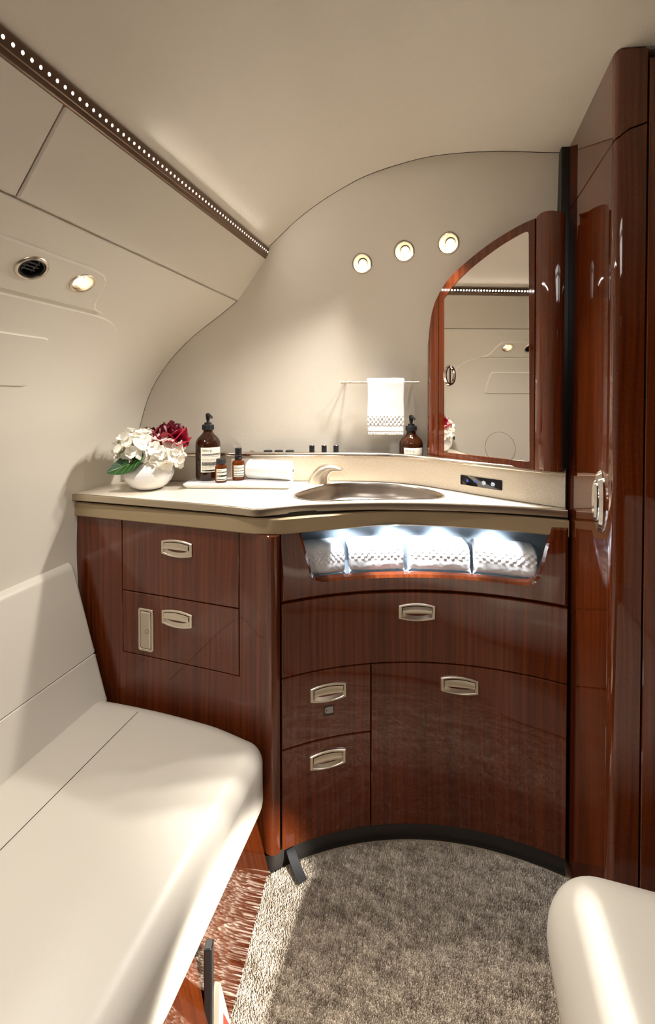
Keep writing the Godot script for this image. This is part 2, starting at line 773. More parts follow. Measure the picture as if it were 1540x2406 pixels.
	mk("icon_dark", rgb8(50, 38, 32), 0.4)
	mk("placard_cream", rgb8(205, 200, 178), 0.5)
	mk("placard_red", rgb8(170, 60, 45), 0.5)
	mk("strap_black", rgb8(22, 21, 22), 0.5)
	mk("seal_black", rgb8(14, 13, 13), 0.4)
	var rug := mk("carpet_backing", Color(1, 1, 1), 1.0)
	var c1 := noise(51, 0.25)
	rug.albedo_texture = picture(512, 512, func(x: int, y: int) -> Color:
		return rgb8(130, 116, 98).lerp(rgb8(170, 155, 133), c1.get_noise_2d(x, y) * 0.5 + 0.5))
	rug.uv1_triplanar = true
	rug.uv1_world_triplanar = true
	rug.uv1_scale = Vector3.ONE / 0.5
	mk("carpet_yarn", Color(1, 1, 1), 0.9, 0.0, {"vertex_color_use_as_albedo": true})


# ---------------------------------------------------------------- the cabin's surfaces

const BULK_X := [-1.15, -1.0, -0.8, -0.6, -0.385, -0.2, -0.065, 0.0, 0.1, 0.2, 0.30]
const BULK_D := [1.075, 1.12, 1.18, 1.25, 1.33, 1.39, 1.395, 1.375, 1.31, 1.225, 1.16]
const SIDE_H := [0.0, 0.4, 0.7, 0.87, 0.987, 1.074, 1.141, 1.197, 1.26, 1.34, 1.3836, 1.4277, 1.4474, 1.52]
const SIDE_X := [-0.93, -0.985, -1.002, -0.994, -0.988, -0.9675, -0.9485, -0.921, -0.8787, -0.8024, -0.7396, -0.6831, -0.6573, -0.5625]
const CEIL := [Vector2(-0.5495, 1.6015), Vector2(-0.5421, 1.6057), Vector2(-0.5004, 1.6354), Vector2(-0.4413, 1.6743), Vector2(-0.3566, 1.7144), Vector2(-0.2638, 1.7453), Vector2(-0.1787, 1.7665), Vector2(-0.0639, 1.7804), Vector2(0.0447, 1.7759), Vector2(0.1474, 1.7619), Vector2(0.2735, 1.7382), Vector2(0.6, 1.70), Vector2(1.0, 1.62), Vector2(1.18, 1.54)]


func lerp_table(x: float, xs: Array, ys: Array) -> float:
	if x <= xs[0]:
		return ys[0]
	for k in range(1, xs.size()):
		if x <= xs[k]:
			return lerpf(ys[k - 1], ys[k], (x - xs[k - 1]) / (xs[k] - xs[k - 1]))
	return ys[ys.size() - 1]


func bulk_d(x: float, h: float) -> float:
	var s := 0.0
	for k in 9:
		s += lerp_table(x - 0.08 + 0.02 * k, BULK_X, BULK_D) / 9.0
	return lerpf(s, 1.15, pow(clampf((h - 1.0) / 0.75, 0, 1), 2.0))


func side_x(h: float) -> float:
	var s := 0.0
	for k in 7:
		s += lerp_table(h - 0.03 + 0.01 * k, SIDE_H, SIDE_X) / 7.0
	return s


func on_bulk(q: Vector2, off: float) -> Vector3:
	var p := V(q.x, q.y, bulk_d(q.x, q.y))
	if off == 0.0:
		return p
	var a := V(q.x + 0.01, q.y, bulk_d(q.x + 0.01, q.y)) - V(q.x - 0.01, q.y, bulk_d(q.x - 0.01, q.y))
	var b := V(q.x, q.y + 0.01, bulk_d(q.x, q.y + 0.01)) - V(q.x, q.y - 0.01, bulk_d(q.x, q.y - 0.01))
	return p + a.cross(b).normalized() * off


# q = (d, h)
func on_side(q: Vector2, off: float) -> Vector3:
	var p := V(side_x(q.y), q.y, q.x)
	if off == 0.0:
		return p
	var t := Vector2(side_x(q.y + 0.01) - side_x(q.y - 0.01), 0.02).normalized()
	return p + Vector3(t.y, -t.x, 0) * off


func _ready() -> void:
	# camera: vertical rising-front lens, 1 degree down, turned to port
	var cam := Camera3D.new()
	cam.name = "camera"
	cam.projection = Camera3D.PROJECTION_FRUSTUM
	cam.near = 0.02
	cam.far = 50.0
	cam.size = 2406.0 / 970.0 * cam.near
	cam.frustum_offset = Vector2(0, (953.2 - 1203.0) / 970.0 * cam.near)
	cam.position = Vector3(0, 1.13, 0)
	cam.rotation_degrees = Vector3(-0.9, 16.4, 0)
	cam.current = true
	add_child(cam)
	var we := WorldEnvironment.new()
	we.name = "world"
	var env := Environment.new()
	env.background_mode = Environment.BG_COLOR
	env.background_color = Color(0, 0, 0)
	env.tonemap_mode = Environment.TONE_MAPPER_LINEAR
	env.tonemap_exposure = 1.15
	env.sdfgi_enabled = true
	env.ssao_enabled = true
	env.ssil_enabled = true
	we.environment = env
	add_child(we)
	make_materials()
	# large area lights: the lit ceiling panel of the cabin forward of the lavatory, and the light wash along the LED rail
	area_light("ceiling_panel_light", V(0.05, 1.735, -0.35), Vector3(0, -1, -0.02), Vector2(0.7, 0.5), Color(1.0, 0.98, 0.96), 0.6)
	for k in 36:
		var lp := V(-0.5425, 1.5890, 1.178 - 0.01265 * (k + 7))
		area_light("led_rail_lamp", lp, Vector3(1, -0.45, 0), Vector2(0.005, 0.005), Color(1.0, 0.965, 0.92), 0.0017)
	build_shell()
	build_vanity()
	build_counter()
	build_mirror_cabinet()
	build_bench()
	build_counter_things()
	build_small_things()
	build_carpet()


func area_light(called: String, at: Vector3, towards: Vector3, size: Vector2, col: Color, e: float) -> void:
	var l := AreaLight3D.new()
	l.name = called
	l.area_size = size
	l.area_normalize_energy = true
	l.light_color = col
	l.light_energy = e
	l.shadow_enabled = true
	l.position = at
	add_child(l, true)
	l.look_at_from_position(at, at + towards, Vector3.RIGHT if absf(towards.normalized().y) > 0.9 else Vector3.UP)


func spot(called: String, at: Vector3, to: Vector3, angle: float, col: Color, e: float, size := 0.012, soft := 0.5) -> void:
	var l := SpotLight3D.new()
	l.name = called
	l.spot_angle = angle
	l.spot_angle_attenuation = soft
	l.spot_range = 6.0
	l.spot_attenuation = 2.0
	l.light_color = col
	l.light_energy = e
	l.light_size = size
	l.shadow_enabled = true
	add_child(l, true)
	l.look_at_from_position(at, to, Vector3.RIGHT if absf((to - at).normalized().y) > 0.98 else Vector3.UP)


const SPOTS := [Vector2(-0.2585, 1.546), Vector2(-0.1304, 1.570), Vector2(-0.0038, 1.576)]
const VENT := Vector2(0.585, 1.378)
const READING := Vector2(0.695, 1.379)


func build_shell() -> void:
	# carpeted floor slab
	var m := MB.new()
	m.rbox(Vector3(2.4, 0.05, 3.0), 0.002, 1.0, Transform3D(Basis(), V(0.08, -0.023, 0.1)))
	struct("floor", m, mats.carpet_backing)
	# ceiling
	m = MB.new()
	var prof := []
	var pl := Plan.new(CEIL)
	for k in 61:
		var q := pl.at(pl.length() * k / 60.0)
		prof.append(Vector2(q.x, q.y))
	for k in 61:
		var q := pl.at(pl.length() * (60 - k) / 60.0)
		prof.append(Vector2(q.x, q.y + 0.04))
	var path := []
	for k in 28:
		path.append(V(0, 0, -1.35 + 0.1 * k))
	m.sweep(path, prof)
	struct("ceiling", m, mats.pebbled_cream_leather)
	# bulkhead behind the vanity, with three holes for the downlights
	m = MB.new()
	var holes := []
	for s in SPOTS:
		holes.append(disc(s, 0.0285))
	plate(m, box2(-1.08, 0.0, 0.30, 1.82), holes, on_bulk, 0.04, 0.001, 0.03)
	struct("wall_back", m, mats.pebbled_cream_leather)
	# side liner
	m = MB.new()
	plate(m, box2(-1.35, 0.0, 1.36, 1.4455, 0.0), [disc(VENT, 0.0235, 0.0128), disc(READING, 0.0225, 0.0122)], on_side, 0.03, 0.001, 0.03)
	var wl := struct("wall_left", m, mats.cream_liner)
	# service panel that holds vent and reading light: ends in a rounded step
	m = MB.new()
	var o := PackedVector2Array([Vector2(-1.3, 1.404), Vector2(0.695, 1.404)])
	for q in [[0.722, 1.401], [0.738, 1.394], [0.748, 1.383], [0.754, 1.372], [0.758, 1.362], [0.764, 1.352], [0.772, 1.345], [0.785, 1.340], [0.80, 1.338]]:
		o.append(Vector2(q[0], q[1]))
	o.append(Vector2(-1.3, 1.338))
	plate(m, o, [disc(VENT, 0.0240, 0.0131), disc(READING, 0.0230, 0.0126)], func(q: Vector2, off: float) -> Vector3: return on_side(q, off + 0.005), 0.006, 0.0022, 0.02)
	part("service_panel", m, mats.cream_liner, wl)
	# lower liner panel with a rounded corner
	m = MB.new()
	o = PackedVector2Array([Vector2(-1.3, 0.45), Vector2(0.93, 0.45), Vector2(0.918, 1.20), Vector2(0.912, 1.25), Vector2(0.90, 1.285), Vector2(0.883, 1.306), Vector2(0.86, 1.320), Vector2(0.83, 1.328), Vector2(0.79, 1.3315), Vector2(-1.3, 1.3315)])
	plate(m, o, [], func(q: Vector2, off: float) -> Vector3: return on_side(q, off + 0.0035), 0.004, 0.0016, 0.03)
	part("liner_panel", m, mats.cream_liner, wl)
	# hatch in the liner
	m = MB.new()
	o = PackedVector2Array([Vector2(0.33, 1.164), Vector2(0.705, 1.162), Vector2(0.714, 1.164), Vector2(0.7205, 1.172), Vector2(0.721, 1.18), Vector2(0.7175, 1.262), Vector2(0.7145, 1.268), Vector2(0.708, 1.270), Vector2(0.35, 1.268), Vector2(0.335, 1.262), Vector2(0.329, 1.25)])
	plate(m, o, [], func(q: Vector2, off: float) -> Vector3: return on_side(q, off + 0.008), 0.006, 0.0016, 0.02)
	part("hatch_panel", m, mats.cream_liner, wl)
	# dark joints: between bulkhead and shell
	m = MB.new()
	path = []
	for k in 46:
		var h := 1.0 + 0.446 * k / 45.0
		path.append(side_meets_bulk(h))
	m.tube(path, 0.0011, 6)
	path = []
	for k in 50:
		var q := pl.at(0.012 + (pl.u_at(0.28) - 0.012) * k / 49.0)
		path.append(V(q.x, q.y, bulk_d(q.x, q.y)))
	m.tube(path, 0.0011, 6)
	struct("trim_1", m, mats.joint_shadow)
	# forward wall behind the camera, and the starboard side of the cabin
	m = MB.new()
	m.rbox(Vector3(2.4, 2.0, 0.04), 0.002, 1.0, Transform3D(Basis(), V(0.08, 0.9, -1.32)))
	struct("wall_front", m, mats.mahogany_veneer)
	m = MB.new()
	m.rbox(Vector3(0.04, 1.8, 2.4), 0.002, 1.0, Transform3D(Basis(), V(1.12, 0.9, -0.2)))
	struct("wall_right", m, mats.mahogany_veneer)
	m = MB.new()
	m.rbox(Vector3(0.72, 0.03, 0.52), 0.004, 1.0, Transform3D(Basis(), V(0.05, 1.757, -0.35)))
	var lamp := thing("ceiling_light_panel", "flat lit panel in the ceiling forward of the vanity", "ceiling light", V(0.05, 1.74, -0.35))
	part("frame", m, mats.led_rail, lamp)
	m = MB.new()
	m.rbox(Vector3(0.69, 0.004, 0.49), 0.001, 1.0, Transform3D(Basis(), V(0.05, 1.7405, -0.35)))
	part("diffuser", m, mats.panel_glow, lamp)
	build_wardrobe()
	build_lockers()
	build_led_rail()
	build_vent_and_lamps()


func side_meets_bulk(h: float) -> Vector3:
	var x := side_x(h)
	return V(x, h, bulk_d(x, h))


# glossy wooden partition: a wall along the aisle, a rounded corner post and the door beyond
func build_wardrobe() -> void:
	var t := thing("wardrobe_partition", "tall glossy mahogany partition beside the vanity, with rounded corner post up to the ceiling", "partition", V(0.3, 0, 0.9))
	var pl := Plan.new([Vector2(0.2765, 1.125), Vector2(0.2765, 0.853)], false)
	var corner := [Vector2(0.2765, 0.853), Vector2(0.2772, 0.846), Vector2(0.2800, 0.8395), Vector2(0.2850, 0.8365), Vector2(0.2920, 0.836), Vector2(0.3220, 0.836)]
	var w := pl.wall()
	var neg := func(f: Callable) -> Callable: return func(q: Vector2, off: float) -> Vector3: return f.call(q, off)
	var m := MB.new()
	plate(m, box2(0.0, 0.0, 0.2715, 1.5835), [], neg.call(w), 0.02, 0.0008, 0.08)
	var side := part("side_panel", m, mats.mahogany_veneer, t)
	# vertical pull, flush in the side panel
	m = MB.new()
	var grip := moved(w, Vector2(1.125 - 0.893, 0.937), PI / 2)
	for j in 3:
		var lens := PackedVector2Array()
		var hl: float = [0.0600, 0.0430, 0.0400][j]
		var hw: float = [0.0210, 0.0130, 0.0105][j]
		for k in 40:
			var an := TAU * k / 40
			lens.append(Vector2(hl * signf(cos(an)) * pow(absf(cos(an)), 0.9), hw * signf(sin(an)) * pow(absf(sin(an)), 1.15) + (0.003 if j > 0 else 0.0)))
		var rise: float = [0.0075, 0.0060, 0.0120][j]
		if j != 1:
			plate(m, lens, [], func(q: Vector2, off: float) -> Vector3: return grip.call(q, off + rise - 0.5 * q.x * q.x), [0.0085, 0, 0.006][j], [0.005, 0.001, 0.0035][j], 0.006)
	part("pull_handle", m, mats.polished_chrome, side, "chrome pull")
	m = MB.new()
	plate(m, PackedVector2Array([Vector2(0, 1.5855), Vector2(0.2715, 1.5855), Vector2(0.2715, 1.745), Vector2(0, 1.742)]), [], w, 0.02, 0.0008, 0.08)
	part("upper_side_panel", m, mats.mahogany_veneer, t)
	var pc := Plan.new(corner)
	m = MB.new()
	var e := pc.length()
	ruled(m, pc, 0.0005, e, [Vector2(0, 0), Vector2(1, 0)], [Vector2(0, 1.582), Vector2(e * 0.3, 1.584), Vector2(e * 0.55, 1.594), Vector2(e, 1.600)], 0.02)
	part("corner_post", m, mats.mahogany_veneer, t)
	m = MB.new()
	ruled(m, pc, 0.0005, e, [Vector2(0, 1.585), Vector2(e * 0.3, 1.587), Vector2(e * 0.55, 1.597), Vector2(e, 1.603)], [Vector2(0, 1.738), Vector2(e * 0.35, 1.735), Vector2(e, 1.727)], 0.02)
	part("upper_post", m, mats.mahogany_veneer, t)
	m = MB.new()
	m.rbox(Vector3(0.035, 1.72, 0.2), 0.002, 0.5, Transform3D(Basis(), V(0.3115, 0.86, 0.965)))
	part("core", m, mats.black_gap, t)
	t = thing("cabin_door", "glossy mahogany door panel just past the corner post at the right edge", "door", V(0.6, 0, 0.84))
	m = MB.new()
	plate(m, box2(0.3255, 0.0, 1.10, 1.71), [], flat(V(0, 0, 0.836), Vector3.RIGHT, Vector3.UP), 0.03, 0.001, 0.1)
	part("door_leaf", m, mats.mahogany_veneer, t)
	m = MB.new()
	m.rbox(Vector3(0.024, 1.755, 0.07), 0.001, 0.5, Transform3D(Basis(), V(0.2710, 0.8775, 1.162)))
	struct("trim_2", m, mats.seal_black)


# overhead lockers: curved fronts with a seam between
func build_lockers() -> void:
	var pl := Plan.new([Vector2(-0.6570, 1.4485), Vector2(-0.6280, 1.484), Vector2(-0.5875, 1.5345), Vector2(-0.5555, 1.5735)])
	var face := func(q: Vector2, off: float) -> Vector3:
		var a := pl.at(q.y)
		var t := (pl.at(q.y + 0.005) - pl.at(q.y - 0.005)).normalized()
		a += Vector2(t.y, -t.x) * off
		return V(a.x, a.y, q.x)
	var e := pl.length()
	var names := [["cream overhead locker front beside the bulkhead, under the light rail", 0.4930, 1.30], ["cream overhead locker front at the upper left edge, nearer the camera", -0.2, 0.4910], ["", -0.9, -0.203]]
	for k in 2:
		var t := thing("overhead_locker", names[k][0], "locker", V(-0.6, 1.44, (names[k][1] + names[k][2]) / 2), "overhead lockers along the light rail")
		var m := MB.new()
		plate(m, box2(names[k][1], 0.0, names[k][2], e), [], face, 0.012, 0.003, 0.03)
		part("locker_door", m, mats.cream_liner, t)
		m = MB.new()
		plate(m, box2(names[k][1], -0.004, names[k][2], e + 0.004), [], func(q: Vector2, off: float) -> Vector3: return face.call(q, off - 0.0075), 0.02, 0.001, 0.1)
		part("locker_back", m, mats.cream_liner, t)
	var m := MB.new()
	plate(m, box2(-1.35, 0.0, -0.203, e), [], face, 0.012, 0.003, 0.05)
	struct("trim_3", m, mats.cream_liner)


func build_led_rail() -> void:
	var t := thing("led_light_rail", "long bronze rail studded with small white lights, between ceiling and lockers", "light rail", V(-0.54, 1.58, 0.0))
	var m := MB.new()
	# upper face carries the lights, lower lip is smooth metal
	var prof := [Vector2(-0.5670, 1.5718), Vector2(-0.5560, 1.5723), Vector2(-0.5535, 1.5743), Vector2(-0.5505, 1.5808), Vector2(-0.5485, 1.5816), Vector2(-0.5420, 1.5973), Vector2(-0.5430, 1.6013), Vector2(-0.5690, 1.6048)]
	m.sweep([V(0, 0, -1.3), V(0, 0, 0.0), V(0, 0, 1.199)], prof)
	part("rail", m, mats.led_rail, t)
	m = MB.new()
	var dome := []
	for k in 4:
		dome.append(Vector2(0.0023 * cos(PI / 2 * k / 3), 0.0012 * sin(PI / 2 * k / 3)))
	var nrm := Vector3(0.0157, -0.0065, 0).normalized()
	var base := Basis(nrm.cross(Vector3.BACK).normalized() * 1.25, nrm, Vector3.BACK)
	m.lathe(dome, 8, Transform3D(base, Vector3.ZERO))
	var dot := m.done()
	for k in 130:
		var p := part("led", dot, mats.led_glow, t)
		p.position += V(-0.5450, 1.5898, 1.190 - 0.01265 * k)


func frame_on(map: Callable, at: Vector2) -> Transform3D:
	var o: Vector3 = map.call(at, 0.0)
	var n: Vector3 = (map.call(at, 0.004) - o).normalized()
	var x: Vector3 = (map.call(at + Vector2(0.004, 0), 0.0) - o).normalized()
	var z := x.cross(n).normalized()
	return Transform3D(Basis(n.cross(z).normalized(), n, z), o)


func build_vent_and_lamps() -> void:
	# three downlights in the bulkhead
	var names := ["leftmost of the three round recessed downlights in the leather bulkhead", "middle of the three round recessed downlights in the leather bulkhead", "right of the three round downlights, nearest the mirror cabinet"]
	for k in 3:
		var f := frame_on(on_bulk, SPOTS[k])
		downlight(f, names[k], "downlight", "downlights in the bulkhead", 0.0315, -1.0)
		spot("downlight_lamp", f * Vector3(0, 0.03, 0), f.origin + Vector3(-0.04, -0.60, 0.12), 23, Color(1, 0.98, 0.95), 1.2, 0.022, 0.7)
		spot("downlight_spill", f * Vector3(0, 0.03, 0), f.origin + Vector3(-0.15, -0.60, 0.36), 55, Color(1, 0.98, 0.95), 0.27, 0.016, 0.5)
	var f := frame_on(func(q: Vector2, off: float) -> Vector3: return on_side(q, off + 0.005), READING)
	downlight(f, "round brushed metal reading light in the side panel, next to the air vent", "reading light", "", 0.0265, 1.0)
	spot("reading_lamp", f * Vector3(0, 0.012, 0), f.origin + Vector3(0.22, -0.6, -0.10), 50, Color(1, 0.98, 0.95), 0.28)
	# the next reading light forward, behind the camera, and one on the starboard side that shines across the aisle
	f = frame_on(func(q: Vector2, off: float) -> Vector3: return on_side(q, off + 0.005), Vector2(-0.25, 1.379))
	downlight(f, "round reading light in the side panel, forward of the air vent and out of view", "reading light", "", 0.0265, 1.0)
	spot("reading_lamp", f * Vector3(0, 0.012, 0), f.origin + Vector3(0.30, -0.6, -0.25), 50, Color(1, 0.98, 0.95), 0.24)
	f = frame_on(flat(V(1.099, 0, 0), Vector3(0, 0, 1), Vector3.UP), Vector2(-0.43, 1.10))
	f = Transform3D(Basis(Vector3.UP, Vector3.LEFT, Vector3.BACK), V(1.099, 1.184, 0.235))
	downlight(f, "round reading light on the starboard wall, across the aisle from the bench", "reading light", "", 0.0265, 1.0)
	spot("star_lamp", f * Vector3(0, 0.015, 0), V(-0.42, 0.08, 0.60), 18, Color(0.98, 0.985, 1.0), 0.4, 0.012, 0.5)
	spot("star_beam", f * Vector3(0, 0.015, 0), V(-0.36, 0.0, 0.66), 9, Color(1.0, 0.985, 0.95), 13.0, 0.012, 0.4)
	# air vent
	f = frame_on(func(q: Vector2, off: float) -> Vector3: return on_side(q, off + 0.005), VENT)
	var t := thing("air_vent", "round black air vent with metal ring, left of the reading light in the side panel", "air vent", f.origin)
	var m := MB.new()
	m.lathe([Vector2(0.0225, 0.000), Vector2(0.0232, 0.0032), Vector2(0.0250, 0.0042), Vector2(0.0272, 0.0034), Vector2(0.0290, 0.0012), Vector2(0.0292, -0.001), Vector2(0.0225, -0.002)], 40, f)
	part("bezel", m, mats.brushed_nickel, t)
	m = MB.new()
	m.lathe([Vector2(0, -0.02), Vector2(0.0222, -0.02), Vector2(0.0222, 0.0005), Vector2(0.0195, 0.0012), Vector2(0.0185, -0.002), Vector2(0.0175, -0.016), Vector2(0, -0.016)], 40, f)
	part("housing", m, mats.black_plastic, t)
	for k in 3:
		m = MB.new()
		m.rbox(Vector3(0.031 if k == 1 else 0.026, 0.0016, 0.0042), 0.0006, 0.02, f * Transform3D(Basis(), Vector3(0, -0.005, -0.008 + 0.008 * k)))
		part("slat", m, mats.black_matte, t)
	m = MB.new()
	m.rbox(Vector3(0.003, 0.0016, 0.030), 0.0006, 0.02, f * Transform3D(Basis(), Vector3(-0.009, -0.006, 0)))
	m.rbox(Vector3(0.003, 0.0016, 0.030), 0.0006, 0.02, f * Transform3D(Basis(), Vector3(0.009, -0.006, 0)))
	part("grille_frame", m, mats.black_plastic, t)


func downlight(f: Transform3D, label: String, category: String, group: String, r: float, up_sign: float) -> void:
	var t := thing("downlight" if up_sign < 0 else "reading_light", label, category, f.origin, group)
	var m := MB.new()
	m.lathe([Vector2(r - 0.0055, -0.004), Vector2(r - 0.005, 0.0012), Vector2(r - 0.003, 0.0026), Vector2(r - 0.001, 0.0022), Vector2(r, 0.0004), Vector2(r, -0.001), Vector2(r - 0.0055, -0.004)], 40, f)
	part("bezel", m, mats.brushed_nickel, t)
	m = MB.new()
	var q := r - 0.0052
	var prof := []
	for k in 9:
		var a := k / 8.0
		prof.append(Vector2(q * cos(a * PI / 2 * 0.62), -0.002 - 0.036 * a))
	m.lathe(prof + [Vector2(0, -0.038)], 40, f)
	m.flip(0)
	part("reflector", m, mats.lamp_reflector, t)
	m = MB.new()
	m.lathe([Vector2(0, -0.036), Vector2(q * 0.50, -0.036), Vector2(q * 0.46, -0.031), Vector2(q * 0.30, -0.027), Vector2(0, -0.0255)], 24, f * Transform3D(Basis(), Vector3(0, 0, q * 0.12)) if up_sign < 0 else f * Transform3D(Basis().scaled(Vector3(0.8, 1.3, 1.3)), Vector3(q * 0.1, 0.022, q * 0.25)))
	part("bulb", m, mats.lamp_glow, t)


# ---------------------------------------------------------------- flush pulls

func handle(m: MB, map: Callable, k := 1.0) -> void:
	# back plate: straight ends, bowed top and bottom, with an opening
	var o := PackedVector2Array()
	for j in 13:
		var a := -1.0 + j / 6.0
		o.append(Vector2(0.046 * a, -0.0165 - 0.0065 * (1 - a * a)) * k)
	for j in 13:
		var a := 1.0 - j / 6.0
		o.append(Vector2(0.046 * a, 0.0165 + 0.0065 * (1 - a * a)) * k)
	var hole := PackedVector2Array()
	for j in 13:
		var a := -1.0 + j / 6.0
		hole.append(Vector2(0.0375 * a, -0.0115 - 0.0065 * (1 - a * a)) * k)
	for j in 13:
		var a := 1.0 - j / 6.0
		hole.append(Vector2(0.0375 * a, 0.0125 + 0.004 * (1 - a * a)) * k)
	var lift := func(q: Vector2, off: float) -> Vector3: return map.call(q, off + 0.0042)
	ring_plate(m, o, hole, lift, 0.0045, 0.0016)
	# scooped lower half
	var from := m.grid(14, 8, func(u: float, w: float) -> Vector3:
		var a := -1.0 + 2 * u
		var y0 := -0.0118 - 0.0065 * (1 - a * a)
		var y1 := 0.004
		var y := lerpf(y0, y1, w)
		return map.call(Vector2(0.0378 * a, y) * k, 0.0035 - 0.0065 * sin(PI * 0.5 * w) * (1 - a * a * a * a * 0.6)))
	m.face_to(from, map.call(Vector2.ZERO, 0.3))
	# raised flap over the upper half, bulging and undercut
	from = m.grid(14, 8, func(u: float, w: float) -> Vector3:
		var a := -1.0 + 2 * u
		var y1 := 0.0120 + 0.004 * (1 - a * a)
		var y0 := -0.0035
		var y := lerpf(y0, y1, w)
		return map.call(Vector2(0.0370 * a, y) * k, 0.0045 + 0.0022 * sin(PI * (0.25 + 0.75 * w)) - 0.0035 * (1 if w == 0.0 else 0)))
	m.face_to(from, map.call(Vector2.ZERO, 0.3))


# ---------------------------------------------------------------- vanity

var face_plan: Plan
var left_plan: Plan


func build_vanity() -> void:
	var arc := []
	for k in 13:
		var x := -0.381 + (0.268 + 0.381) * k / 12.0
		arc.append(Vector2(x, 0.28 + sqrt(0.805 * 0.805 - (x - 0.13) * (x - 0.13))))
	face_plan = Plan.new(arc)
	left_plan = Plan.new([Vector2(-1.04, 0.903), Vector2(-0.80, 0.903), Vector2(-0.60, 0.902), Vector2(-0.49, 0.9005), Vector2(-0.45, 0.897), Vector2(-0.425, 0.891), Vector2(-0.408, 0.886), Vector2(-0.396, 0.8865), Vector2(-0.387, 0.892), Vector2(-0.3825, 0.9005)])
	var fm := face_plan.wall()
	var lm := left_plan.wall()
	var t := thing("vanity_cabinet", "curved glossy mahogany vanity cabinet with drawers, doors and an open towel niche", "cabinet", V(-0.2, 0, 1.0))
	var le := left_plan.length()
	var wood: Material = mats.mahogany_veneer
	# left face and corner column, round the two drawers
	var x0 := left_plan.u_at(-0.8425)
	var x1 := left_plan.u_at(-0.4905)
	var m := MB.new()
	plate(m, PackedVector2Array([Vector2(0, 0.045), Vector2(le, 0.045), Vector2(le, 0.808), Vector2(x1 + 0.0005, 0.808), Vector2(x1 + 0.0005, 0.4485), Vector2(x0 - 0.0005, 0.4485), Vector2(x0 - 0.0005, 0.808), Vector2(0, 0.808)]), [], lm, 0.018, 0.0012, 0.012)
	part("left_face_panel", m, wood, t)
	# two drawers in the left face
	for k in 2:
		m = MB.new()
		plate(m, box2(x0 + 0.0015, 0.6175 if k == 0 else 0.4505, x1 - 0.0015, 0.806 if k == 0 else 0.6150, 0.001, 1), [], lm, 0.016, 0.0014, 0.03)
		var d := part("drawer", m, wood, t)
		m = MB.new()
		handle(m, moved(lm, Vector2(left_plan.u_at(-0.669), 0.7465 if k == 0 else 0.5645)))
		part("flush_handle", m, mats.brushed_nickel, d)
		if k == 1:
			# upright latch plate with a small button
			var at := Vector2(left_plan.u_at(-0.766), 0.5205)
			var lp := func(q: Vector2, off: float) -> Vector3: return lm.call(at + q, off + 0.003)
			m = MB.new()
			ring_plate(m, box2(-0.0235, -0.0565, 0.0235, 0.0565, 0.006), box2(-0.017, -0.050, 0.017, 0.050, 0.003), lp, 0.004, 0.0012)
			plate(m, box2(-0.0155, -0.0485, 0.0155, 0.0485, 0.002), [], func(q: Vector2, off: float) -> Vector3: return lp.call(q, off + 0.0015), 0.006, 0.0022, 0.01)
			part("latch_plate", m, mats.brushed_nickel, d, "upright nickel latch plate")
			m = MB.new()
			ring_on(m, func(q: Vector2, off: float) -> Vector3: return lp.call(q, off + 0.0016), Vector2(0.006, -0.002), 0.0058, 0.0009)
			part("latch_button", m, mats.joint_shadow, d)
	# curved front
	var u := func(x: float) -> float: return face_plan.u_at(x)
	var e := face_plan.length()
	var seam: float = u.call(-0.1855)
	var rows := [["drawer", 0.002, 0.4635, e, 0.6405], ["drawer", 0.002, 0.2905, seam - 0.0012, 0.4605], ["cupboard_door", 0.002, 0.046, seam - 0.0012, 0.2875], ["cupboard_door", seam + 0.0012, 0.046, e, 0.4605]]
	var grips := [Vector2(-0.0755, 0.592), Vector2(-0.2835, 0.405), Vector2(-0.2850, 0.238), Vector2(0.0285, 0.411)]
	for k in 4:
		var r: Array = rows[k]
		m = MB.new()
		plate(m, box2(r[1], r[2], r[3], r[4], 0.001, 1), [], fm, 0.016, 0.0014, 0.015)
		var d := part(r[0], m, wood, t)
		m = MB.new()
		handle(m, moved(fm, Vector2(u.call(grips[k].x), grips[k].y)))
		part("flush_handle", m, mats.brushed_nickel, d)
		if k == 1:
			var at := Vector2(u.call(-0.2825), 0.3585)
			var ip := func(q: Vector2, off: float) -> Vector3: return fm.call(at + q, off + 0.0004)
			m = MB.new()
			plate(m, box2(-0.0135, -0.0135, 0.0135, 0.0135), [], ip, 0.0004, 0.0001, 0.006)
			part("paper_roll_sign", m, mats.icon_dark, d, "small dark sign with a paper roll symbol")
			m = MB.new()
			plate(m, box2(-0.004, -0.007, 0.011, 0.009), [], func(q: Vector2, off: float) -> Vector3: return ip.call(q, off + 0.0004), 0.0004, 0.0001, 0.006)
			plate(m, disc(Vector2(-0.0065, 0.0015), 0.0042, 0.0075, 18), [disc(Vector2(-0.0065, 0.0015), 0.0014, 0.0026, 10)], func(q: Vector2, off: float) -> Vector3: return ip.call(q, off + 0.0006), 0.0004, 0.0001, 0.006)
			part("paper_roll_symbol", m, mats.icon_grey, d)
	# top rail with the towel niche cut out of it
	var hole := PackedVector2Array()
	var hb := [Vector2(u.call(-0.343), 0.83), Vector2(u.call(-0.3185), 0.706), Vector2(u.call(-0.311), 0.693), Vector2(u.call(-0.295), 0.6865), Vector2(u.call(-0.26), 0.685), Vector2(u.call(0.16), 0.685), Vector2(u.call(0.183), 0.687), Vector2(u.call(0.197), 0.694), Vector2(u.call(0.206), 0.708), Vector2(u.call(0.232), 0.83)]
	m = MB.new()
	var ol := PackedVector2Array([Vector2(0.001, 0.6435), Vector2(e, 0.6435), Vector2(e, 0.83)])
	for k in range(hb.size() - 1, -1, -1):
		ol.append(hb[k])
	ol.append(Vector2(0.001, 0.83))
	# the lip of the opening rolls back towards the towels
	var lip := func(q: Vector2, off: float) -> Vector3:
		return fm.call(q, off - 0.022 * smoothstep(0.085, 0.02, q.x) * smoothstep(0.69, 0.78, q.y))
